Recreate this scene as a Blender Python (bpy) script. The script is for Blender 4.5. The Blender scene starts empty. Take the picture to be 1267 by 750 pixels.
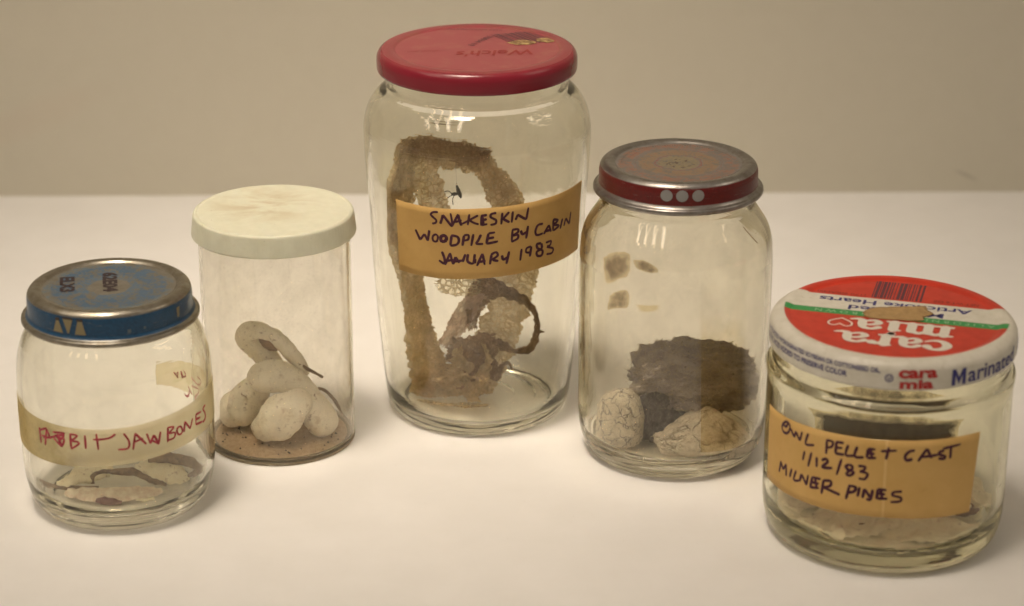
import bpy, bmesh, math, random
from mathutils import Vector, Matrix, noise
random.seed(7)
S = 0.001                      # everything below is written in millimetres
scn = bpy.context.scene
COL = scn.collection
R = math.radians

WORLD_S = 0.25
WALL_A, WALL_B = (.65, .615, .515), (.635, .60, .50)

# ------------------------------------------------------------------ camera
cam_d = bpy.data.cameras.new('camera'); cam = bpy.data.objects.new('camera', cam_d); COL.objects.link(cam)
cam_d.sensor_width = 36.0; cam_d.lens = 83.47
cam_d.clip_start = 0.01; cam_d.clip_end = 50
cam.matrix_world = Matrix.Translation((0, 0, 0.41488)) @ Matrix.Rotation(R(90 - 21.445), 4, 'X') @ Matrix.Rotation(R(0.117), 4, 'Z')
cam_d.dof.use_dof = True; cam_d.dof.focus_distance = 0.955; cam_d.dof.aperture_fstop = 9.0
scn.camera = cam

# ------------------------------------------------------------------ render / exposure
scn.view_settings.view_transform = 'Standard'; scn.view_settings.look = 'None'
scn.view_settings.exposure = 0.0; scn.view_settings.gamma = 1.0
scn.render.engine = 'CYCLES'
cy = scn.cycles
cy.use_denoising = True
cy.max_bounces = 28; cy.transmission_bounces = 24; cy.glossy_bounces = 8; cy.diffuse_bounces = 4
cy.transparent_max_bounces = 24
cy.caustics_refractive = True; cy.caustics_reflective = True
cy.blur_glossy = 0.0; cy.sample_clamp_indirect = 40.0

# ------------------------------------------------------------------ world + room lamps + added pool light
w = bpy.data.worlds.new('World'); scn.world = w; w.use_nodes = True
bg = w.node_tree.nodes['Background']; bg.inputs[0].default_value = (1.0, 0.84, 0.66, 1); bg.inputs[1].default_value = WORLD_S
LAMP_COL = (1.0, 0.85, 0.685)
def fixture(x, y, z, watts, tubes, length, width, pitch, rz):
    """a fluorescent ceiling fixture: a row of tubes above the table, outside the frame"""
    for k in range(tubes):
        ld = bpy.data.lights.new('tube_lamp', 'AREA'); ld.shape = 'RECTANGLE'
        ld.size = length; ld.size_y = width; ld.energy = watts / tubes; ld.color = LAMP_COL
        lo = bpy.data.objects.new('tube_lamp', ld); COL.objects.link(lo)
        d = (k - (tubes - 1) / 2) * pitch
        base = Matrix.Translation((x, y, z)) @ Matrix.Rotation(rz, 4, 'Z')
        lo.matrix_world = base @ Matrix.Translation((0, d, 0))

def pool_light(x, y, z, tx, ty, tz, watts, size, spread):
    """an added, unseen area light that makes a brighter pool in the middle of the table"""
    ld = bpy.data.lights.new('added_pool_light', 'AREA'); ld.shape = 'DISK'; ld.size = size; ld.energy = watts; ld.color = LAMP_COL; ld.spread = R(spread)
    lo = bpy.data.objects.new('added_pool_light', ld); COL.objects.link(lo); lo.location = (x, y, z)
    lo.rotation_euler = (Vector((tx, ty, tz)) - Vector((x, y, z))).to_track_quat('-Z', 'Y').to_euler()
fixture(-1.05, 0.10, 1.80, 13, 4, 1.3, 0.12, 0.42, R(70))
fixture(1.95, 0.95, 1.75, 7.5, 3, 1.3, 0.12, 0.42, R(70))
pool_light(-0.26, 0.64, 1.45, -0.05, 0.99, 0.03, 0.62, 0.46, 27)  # added light with no real source: brightens the middle, edges fall off

# ------------------------------------------------------------------ mesh helpers (millimetres in, metres out)
def build(name, verts, faces, mat, parent=None, loc=(0, 0, 0), rz=0.0, smooth=True, uv=None, mats=None, midx=None):
    me = bpy.data.meshes.new(name)
    me.from_pydata([(v[0] * S, v[1] * S, v[2] * S) for v in verts], [], faces)
    if smooth:
        me.polygons.foreach_set('use_smooth', [True] * len(me.polygons))
    if uv is not None:
        ul = me.uv_layers.new(name='UVMap')
        for p in me.polygons:
            for li in p.loop_indices:
                ul.data[li].uv = uv[me.loops[li].vertex_index]
    for m in (mats or [mat]):
        me.materials.append(m)
    if midx:
        for p, i in zip(me.polygons, midx): p.material_index = i
    me.update()
    o = bpy.data.objects.new(name, me); COL.objects.link(o)
    o.location = (loc[0] * S, loc[1] * S, loc[2] * S); o.rotation_euler = (0, 0, rz)
    if parent: o.parent = parent
    return o

def fix_normals(o):
    bm = bmesh.new(); bm.from_mesh(o.data)
    bmesh.ops.remove_doubles(bm, verts=bm.verts, dist=1e-7)
    bmesh.ops.recalc_face_normals(bm, faces=bm.faces); bm.to_mesh(o.data); bm.free()
    return o

def empty(name, x, y, label, cat, group=None):
    o = bpy.data.objects.new(name, None); COL.objects.link(o); o.empty_display_size = 0.02
    o.location = (x * S, y * S, 0)
    return tag(o, label, cat, group)

def tag(o, label, cat, group=None, kind=None):
    o['label'] = label; o['category'] = cat
    if group: o['group'] = group
    if kind: o['kind'] = kind
    return o

def rounded(pts, n=5):
    """polyline of (r, z, fillet) -> list of (r, z) with filleted corners"""
    out = []
    for i, p in enumerate(pts):
        f = p[2] if len(p) > 2 else 0
        if f <= 0 or i in (0, len(pts) - 1):
            out.append((p[0], p[1])); continue
        a = Vector(pts[i - 1][:2]); b = Vector(p[:2]); c = Vector(pts[i + 1][:2])
        d1 = (a - b); d2 = (c - b)
        f = min(f, d1.length * .49, d2.length * .49)
        p1 = b + d1.normalized() * f; p2 = b + d2.normalized() * f
        for k in range(n + 1):
            t = k / n
            q = p1 * (1 - t) ** 2 + b * 2 * t * (1 - t) + p2 * t * t
            out.append((q.x, q.y))
    return out

def spline(pts, sub):
    """Catmull-Rom through points of any dimension"""
    if len(pts) < 3: sub = max(sub, 2)
    n = len(pts); dim = len(pts[0]); out = []
    for i in range(n - 1):
        p0 = pts[max(i - 1, 0)]; p1 = pts[i]; p2 = pts[i + 1]; p3 = pts[min(i + 2, n - 1)]
        for k in range(sub):
            t = k / sub
            out.append(tuple(.5 * (2 * p1[d] + (p2[d] - p0[d]) * t + (2 * p0[d] - 5 * p1[d] + 4 * p2[d] - p3[d]) * t * t
                                  + (3 * p1[d] - p0[d] - 3 * p2[d] + p3[d]) * t ** 3) for d in range(dim)))
    out.append(tuple(pts[-1])); return out

def lathe(name, prof, mat, parent=None, seg=160, loc=(0, 0, 0), rz=0.0, rfun=None, closed=False, mats=None, mfun=None, smooth=True, wob=0):
    """revolve (r, z); a profile point with r == 0 becomes a pole"""
    dense = [prof[0]]                       # extra rings beside corners keep the smooth shading true
    for p0, p1 in zip(prof, prof[1:]):
        L = math.hypot(p1[0] - p0[0], p1[1] - p0[1])
        if L > .8:
            n = max(1, int(L / 5)); ts = [.12 / L] + [k / n for k in range(1, n)] + [1 - .12 / L]
            dense += [(p0[0] + (p1[0] - p0[0]) * t, p0[1] + (p1[1] - p0[1]) * t) for t in ts]
        dense.append(p1)
    prof = dense
    verts, rings = [], []
    for (r, z) in prof:
        if r < 1e-6:
            rings.append([len(verts)] * seg); verts.append((0, 0, z))
        else:
            ring = []
            for k in range(seg):
                a = 2 * math.pi * k / seg
                q = rfun(r, z, a) if rfun else r
                if wob: q += wob * noise.noise((math.cos(a) * 1.1, math.sin(a) * 1.1, z * .05 + 3))
                ring.append(len(verts)); verts.append((q * math.sin(a), -q * math.cos(a), z))
            rings.append(ring)
    faces, mi = [], []
    pr = list(range(len(prof)))
    pairs = list(zip(pr, pr[1:])) + ([(pr[-1], 0)] if closed else [])
    for i, j in pairs:
        A, B = rings[i], rings[j]
        for k in range(seg):
            l = (k + 1) % seg
            f = []
            for v in (A[k], A[l], B[l], B[k]):
                if v not in f: f.append(v)
            if len(f) >= 3:
                faces.append(f); mi.append(mfun(prof[i], prof[j]) if mfun else 0)
    o = build(name, verts, faces, mat, parent, loc, rz, smooth, mats=mats, midx=mi if mfun else None)
    return fix_normals(o)

def sweep(pts, radii, seg=12, wide=None, caps=True, nz=0.0, nf=0.2, seed=0, verts=None, faces=None, uvs=None, open_ends=False):
    """tube along pts; radii = (a, b) half width / half depth; wide = fixed depth direction, else transported"""
    V = [] if verts is None else verts; F = [] if faces is None else faces
    P = [Vector(p) for p in pts]; n = len(P); start = len(V)
    up = None; vlen = 0
    for i in range(n):
        T = (P[min(i + 1, n - 1)] - P[max(i - 1, 0)])
        T = T.normalized() if T.length > 1e-9 else Vector((0, 0, 1))
        if i: vlen += (P[i] - P[i - 1]).length
        if wide is not None:
            N = T.cross(wide(i / (n - 1)) if callable(wide) else Vector(wide))
            N = N.normalized() if N.length > 1e-6 else Vector((1, 0, 0))
            B = N.cross(T)
        else:
            if up is None:
                up = Vector((0, 0, 1)) if abs(T.z) < .9 else Vector((1, 0, 0))
            N = (up - T * up.dot(T)).normalized(); up = N; B = N.cross(T)
        a, b = radii[i]
        for k in range(seg):
            t = 2 * math.pi * k / seg
            p = P[i] + N * (a * math.cos(t)) + B * (b * math.sin(t))
            if nz:
                d = (p - P[i]); L = d.length + 1e-6
                q = noise.noise(Vector(p) * nf + Vector((seed, seed * 1.7, 0))) + .5 * noise.noise(Vector(p) * nf * 2.7 + Vector((seed, 5, 0)))
                p = p + d / L * q * nz * min(1, L)
            V.append(tuple(p))
            if uvs is not None: uvs.append((a * t if t <= math.pi else a * (2 * math.pi - t), vlen))
    for i in range(n - 1):
        for k in range(seg):
            l = (k + 1) % seg
            F.append((start + i * seg + k, start + i * seg + l, start + (i + 1) * seg + l, start + (i + 1) * seg + k))
    if caps and not open_ends:
        F.append(tuple(start + k for k in reversed(range(seg))))
        F.append(tuple(start + (n - 1) * seg + k for k in range(seg)))
    return V, F

def on_cyl(th, z, r):
    a = R(th); return (r * math.sin(a), -r * math.cos(a), z)

def ink(name, strokes, rf, hw, mat, parent, out=1, thick=.06):
    """pen strokes given as (angle, height) lie as thin raised marks on the curved surface"""
    V, F = [], []
    for s in strokes:
        s = [(x + random.uniform(-.12, .12), z + random.uniform(-.06, .06)) for x, z in s]
        sp = spline(s, 4)
        pts = [on_cyl(t, z, rf(z)) for t, z in sp]; n = len(pts)
        k = hw * random.uniform(.88, 1.12)
        rad = [(k * (.62 if i in (0, n - 1) else (.9 + .18 * noise.noise((i * .4, k * 9, 0)))), thick * random.uniform(.9, 1.2)) for i in range(n)]
        P = [Vector(p) for p in pts]
        st = len(V)
        for i in range(n):
            T = (P[min(i + 1, n - 1)] - P[max(i - 1, 0)]).normalized()
            D = Vector((P[i].x, P[i].y, 0)).normalized() * out
            N = T.cross(D).normalized()
            for q in range(8):
                t = 2 * math.pi * q / 8
                V.append(tuple(P[i] + N * rad[i][0] * math.cos(t) + D * rad[i][1] * math.sin(t)))
        for i in range(n - 1):
            for q in range(8):
                l = (q + 1) % 8
                F.append((st + i * 8 + q, st + i * 8 + l, st + (i + 1) * 8 + l, st + (i + 1) * 8 + q))
        F.append(tuple(st + q for q in reversed(range(8)))); F.append(tuple(st + (n - 1) * 8 + q for q in range(8)))
    return build(name, V, F, mat, parent)

def cyl_sheet(name, top, bot, rf, mat, parent, gap=.06, thick=.12, nu=64, nv=10, inward=False, uvscale=1):
    """paper or tape pasted round a jar; top/bot are (angle, height) polylines from left to right"""
    def samp(pl, t):
        x = t * (len(pl) - 1); i = min(int(x), len(pl) - 2); f = x - i
        return tuple(pl[i][d] * (1 - f) + pl[i + 1][d] * f for d in (0, 1))
    V, F, UV = [], [], []
    top = spline(top, 6); bot = spline(bot, 6)
    for side in (0, 1):
        for j in range(nv + 1):
            for i in range(nu + 1):
                a = samp(top, i / nu); b = samp(bot, i / nu); t = j / nv
                th = a[0] * t + b[0] * (1 - t); z = a[1] * t + b[1] * (1 - t)
                e = .10 * noise.noise((i * .35, j * .5, 7)) if (j in (0, nv) or i in (0, nu)) else 0
                r = rf(z) + (gap + thick * side) * (-1 if inward else 1)
                V.append(on_cyl(th, z + e, r)); UV.append((i / nu, t))
    m = (nu + 1) * (nv + 1)
    for j in range(nv):
        for i in range(nu):
            a = j * (nu + 1) + i
            F.append((a, a + nu + 1, a + nu + 2, a + 1)); F.append((m + a, m + a + 1, m + a + nu + 2, m + a + nu + 1))
    edge = [i for i in range(nu + 1)] + [j * (nu + 1) + nu for j in range(1, nv + 1)] + \
           [nv * (nu + 1) + i for i in range(nu - 1, -1, -1)] + [j * (nu + 1) for j in range(nv - 1, 0, -1)]
    for k in range(len(edge)):
        a, b = edge[k], edge[(k + 1) % len(edge)]
        F.append((a, b, m + b, m + a))
    return fix_normals(build(name, V, F, mat, parent, uv=UV))

def star_patch(name, outline, place, mat, parent, rings=5, jag=0.0, thick=.08):
    """a blotch of any outline, mapped by place(u, v, lift) on to its surface, closed and thin"""
    o2 = spline(outline + [outline[0]], 5)[:-1]
    cx = sum(p[0] for p in o2) / len(o2); cz = sum(p[1] for p in o2) / len(o2); n = len(o2)
    V, F, UV = [], [], []
    for side in (0, 1):
        base = len(V); V.append(place(cx, cz, thick * side)); UV.append((0, 0))
        for k in range(1, rings + 1):
            for i, (x, z) in enumerate(o2):
                s = k / rings * (1 + (jag * noise.noise((x * .9, z * .9, 3)) if k == rings else 0))
                V.append(place(cx + (x - cx) * s, cz + (z - cz) * s, thick * side)); UV.append((k / rings, 0))
        for i in range(n):
            F.append((base, base + 1 + i, base + 1 + (i + 1) % n))
            for k in range(rings - 1):
                a = base + 1 + k * n
                F.append((a + i, a + n + i, a + n + (i + 1) % n, a + (i + 1) % n))
    h = 1 + rings * n
    a = 1 + (rings - 1) * n
    for i in range(n):
        F.append((a + i, a + (i + 1) % n, h + a + (i + 1) % n, h + a + i))
    return fix_normals(build(name, V, F, mat, parent, uv=UV))

def text2d(body, size, offset=0.0, align='CENTER', shear=0.0, space=1.0):
    cu = bpy.data.curves.new('txt', 'FONT'); cu.body = body; cu.size = size; cu.offset = offset
    cu.align_x = align; cu.shear = shear; cu.space_character = space; cu.resolution_u = 3; cu.fill_mode = 'FRONT'
    ob = bpy.data.objects.new('txt', cu); COL.objects.link(ob)
    dg = bpy.context.evaluated_depsgraph_get(); dg.update()
    me = ob.evaluated_get(dg).to_mesh()
    vs = [tuple(v.co) for v in me.vertices]; fs = [tuple(p.vertices) for p in me.polygons]
    ob.evaluated_get(dg).to_mesh_clear(); bpy.data.objects.remove(ob); bpy.data.curves.remove(cu)
    return vs, fs

def text_fit(body, w, h, offset=0.0, **kw):
    """text scaled to a w x h box centred on 0, 0"""
    vs, fs = text2d(body, 1.0, offset, **kw)
    x0, x1 = min(v[0] for v in vs), max(v[0] for v in vs); y0, y1 = min(v[1] for v in vs), max(v[1] for v in vs)
    sx = w / (x1 - x0); sy = h / (y1 - y0)
    return [((v[0] - (x0 + x1) / 2) * sx, (v[1] - (y0 + y1) / 2) * sy) for v in vs], fs

def merge(parts):
    V, F = [], []
    for vs, fs in parts:
        n = len(V); V += vs; F += [tuple(i + n for i in f) for f in fs]
    return V, F

def flat_text(body, cx, cy, w, h, z, rot=0.0, **kw):
    vs, fs = text_fit(body, w, h, **kw); c, s = math.cos(R(rot)), math.sin(R(rot))
    return [(cx + x * c - y * s, cy + x * s + y * c, z) for x, y in vs], fs

def cyl_text(body, th, z, wdeg, h, r, slope=0.0, **kw):
    wmm = R(wdeg) * r
    vs, fs = text_fit(body, wmm, h, **kw)
    return [on_cyl(th + math.degrees(x / r), z + y + slope * x, r) for x, y in vs], fs

def blob(center, rad, seed, amp=.18, f=1.3, sub=5, power=2.0, deform=None, amp2=.05, f2=5.0, rz=0, ry=0):
    bm = bmesh.new(); bmesh.ops.create_icosphere(bm, subdivisions=sub, radius=1)
    so = Vector((seed * 3.1, seed * 1.3, seed * 2.2)); M = Matrix.Rotation(R(rz), 3, 'Z') @ Matrix.Rotation(R(ry), 3, 'Y')
    V = []
    for v in bm.verts:
        d = v.co.normalized()
        k = (abs(d.x) ** power + abs(d.y) ** power + abs(d.z) ** power) ** (-1 / power)
        k *= 1 + amp * noise.fractal(d * f + so, 1.0, 2.0, 4) + amp2 * noise.fractal(d * f2 + so, .8, 2.1, 5)
        p = Vector((d.x * k * rad[0], d.y * k * rad[1], d.z * k * rad[2]))
        if deform: p = deform(p)
        p = M @ p
        V.append((center[0] + p.x, center[1] + p.y, center[2] + p.z))
    F = [tuple(v.index for v in f.verts) for f in bm.faces]; bm.free()
    return V, F

def inside_jar(V, rmax, zmin):
    """keep loose contents inside the glass"""
    out = []
    for x, y, z in V:
        r = math.hypot(x, y)
        if r > rmax: x *= rmax / r; y *= rmax / r
        out.append((x, y, max(z, zmin)))
    return out

# ------------------------------------------------------------------ materials
class NT:
    def __init__(s, name):
        s.m = bpy.data.materials.new(name); s.m.use_nodes = True; s.t = s.m.node_tree; s.t.nodes.clear()
        s.out = s.t.nodes.new('ShaderNodeOutputMaterial')
    def n(s, typ, **kw):
        nd = s.t.nodes.new('ShaderNode' + typ)
        for k, v in kw.items():
            if k.startswith('i_'):
                key = k[2:]; key = int(key) if key.isdigit() else key.replace('_', ' ')
                s.set(nd.inputs[key], v)
            else: setattr(nd, k, v)
        return nd
    def set(s, inp, v):
        if isinstance(v, bpy.types.NodeSocket): s.t.links.new(v, inp)
        else: inp.default_value = v
    def math(s, op, a, b=None, c=None, clamp=False):
        nd = s.t.nodes.new('ShaderNodeMath'); nd.operation = op; nd.use_clamp = clamp; s.set(nd.inputs[0], a)
        if b is not None: s.set(nd.inputs[1], b)
        if c is not None: s.set(nd.inputs[2], c)
        return nd.outputs[0]
    def mix(s, f, a, b, blend='MIX'):
        nd = s.t.nodes.new('ShaderNodeMix'); nd.data_type = 'RGBA'; nd.blend_type = blend; nd.clamp_factor = True
        s.set(nd.inputs[0], f); s.set(nd.inputs[6], s.rgb(a)); s.set(nd.inputs[7], s.rgb(b)); return nd.outputs[2]
    def rgb(s, c): return c if isinstance(c, bpy.types.NodeSocket) else (c[0], c[1], c[2], 1)
    def mixs(s, f, a, b):
        nd = s.t.nodes.new('ShaderNodeMixShader'); s.set(nd.inputs[0], f); s.t.links.new(a, nd.inputs[1]); s.t.links.new(b, nd.inputs[2]); return nd.outputs[0]
    def obj(s, scale=1000.0):
        """object coordinates in millimetres"""
        tc = s.n('TexCoord'); vm = s.n('VectorMath', operation='SCALE'); s.t.links.new(tc.outputs['Object'], vm.inputs[0]); vm.inputs['Scale'].default_value = scale
        return vm.outputs[0]
    def uv(s): return s.n('TexCoord').outputs['UV']
    def noise(s, vec, scale, detail=4, rough=.55, dist=0.0):
        nd = s.n('TexNoise', i_Scale=scale, i_Detail=detail, i_Roughness=rough, i_Distortion=dist); s.t.links.new(vec, nd.inputs['Vector']); return nd.outputs[0]
    def ramp(s, f, lo, hi):
        nd = s.n('MapRange'); nd.clamp = True; s.set(nd.inputs[0], f); nd.inputs[1].default_value = lo; nd.inputs[2].default_value = hi; return nd.outputs[0]
    def stretch(s, vec, x, y, z):
        nd = s.n('VectorMath', operation='MULTIPLY'); s.t.links.new(vec, nd.inputs[0]); nd.inputs[1].default_value = (x, y, z); return nd.outputs[0]
    def bump(s, h, strength=.3, dist=.001):
        nd = s.n('Bump', i_Strength=strength, i_Distance=dist); s.t.links.new(h, nd.inputs['Height']); return nd.outputs[0]
    def pbr(s, color, rough=.6, metal=0.0, normal=None, spec=.5, sub=0.0, coat=0.0):
        nd = s.n('BsdfPrincipled'); s.set(nd.inputs['Base Color'], s.rgb(color)); s.set(nd.inputs['Roughness'], rough); s.set(nd.inputs['Metallic'], metal)
        s.set(nd.inputs['Specular IOR Level'], spec); s.set(nd.inputs['Coat Weight'], coat)
        if normal is not None: s.t.links.new(normal, nd.inputs['Normal'])
        if sub:
            nd.inputs['Subsurface Weight'].default_value = sub; nd.inputs['Subsurface Radius'].default_value = (1, .7, .4); nd.inputs['Subsurface Scale'].default_value = .003
        return nd.outputs[0]
    def done(s, sh): s.t.links.new(sh, s.out.inputs['Surface']); return s.m

def plain(name, c, rough=.6, metal=0.0, spec=.5):
    m = NT(name); return m.done(m.pbr(c, rough, metal, spec=spec))

def glass_mat(name, tint=(.975, .978, .955), haze=.02, hz_lo=.45, hz_hi=.8, hz_max=.05, dust=(.55, .47, .33), rough=0.0, ior=1.5, wave=.0, frost=0.0, speck=.06):
    m = NT(name); p = m.obj()
    g = m.n('BsdfGlass', i_IOR=ior, i_Roughness=rough); g.inputs['Color'].default_value = (*tint, 1)
    if wave:
        m.t.links.new(m.bump(m.noise(m.stretch(p, .06, .06, .035), 1.0, 2), wave, .002), g.inputs['Normal'])
    d = m.n('BsdfDiffuse'); d.inputs['Color'].default_value = (*dust, 1)
    tr = m.n('BsdfTranslucent'); tr.inputs['Color'].default_value = (*dust, 1)
    dd = m.mixs(.5, d.outputs[0], tr.outputs[0])
    n1 = m.ramp(m.noise(m.stretch(p, .10, .10, .085), 1.0, 6, .7, .6), hz_lo, hz_hi)
    sp = m.ramp(m.noise(p, .9, 3, .6), .62, .75)
    f = m.math('ADD', m.math('MULTIPLY', n1, hz_max), m.math('MULTIPLY_ADD', sp, speck, haze))
    if frost:                                  # moulded base is matt
        sx_ = m.n('SeparateXYZ'); m.t.links.new(p, sx_.inputs[0])
        f = m.math('ADD', f, m.math('MULTIPLY', m.math('SUBTRACT', 1, m.ramp(sx_.outputs[2], 1.2, 3.2)), frost))
    return m.done(m.mixs(f, g.outputs[0], dd))

def ink_mat(name, c):
    m = NT(name); p = m.obj()
    return m.done(m.pbr(m.mix(m.ramp(m.noise(p, .8, 3), .35, .75), c, tuple(min(1, x * 1.9 + .01) for x in c)), .55, spec=.3))

INK_PURPLE = ink_mat('purple_ink', (.040, .007, .020))
INK_RED = ink_mat('red_ink', (.25, .028, .045))

def paper_mat(name, a, b, seam=None):
    m = NT(name); p = m.obj(); u = m.uv()
    c = m.mix(m.ramp(m.noise(p, .06, 5, .6), .35, .7), a, b)
    c = m.mix(m.math('MULTIPLY', m.ramp(m.noise(p, .5, 5, .7), .6, .8), .35), c, tuple(x * .6 for x in a))
    fib = m.noise(m.stretch(p, 1, 1, .25), 2.2, 4, .7)
    h = fib
    if seam is not None:
        sx = m.n('SeparateXYZ'); m.t.links.new(u, sx.inputs[0])
        d = m.math('ABSOLUTE', m.math('SUBTRACT', m.math('ADD', sx.outputs[0], m.math('MULTIPLY', sx.outputs[1], .012)), seam))
        line = m.math('SUBTRACT', 1, m.ramp(d, .0, .007))
        c = m.mix(m.math('MULTIPLY', line, .45), c, (.82, .62, .30)); h = m.math('ADD', fib, m.math('MULTIPLY', line, 1.5))
    return m.done(m.pbr(c, .62, spec=.25, normal=m.bump(h, .25, .0003)))

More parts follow.
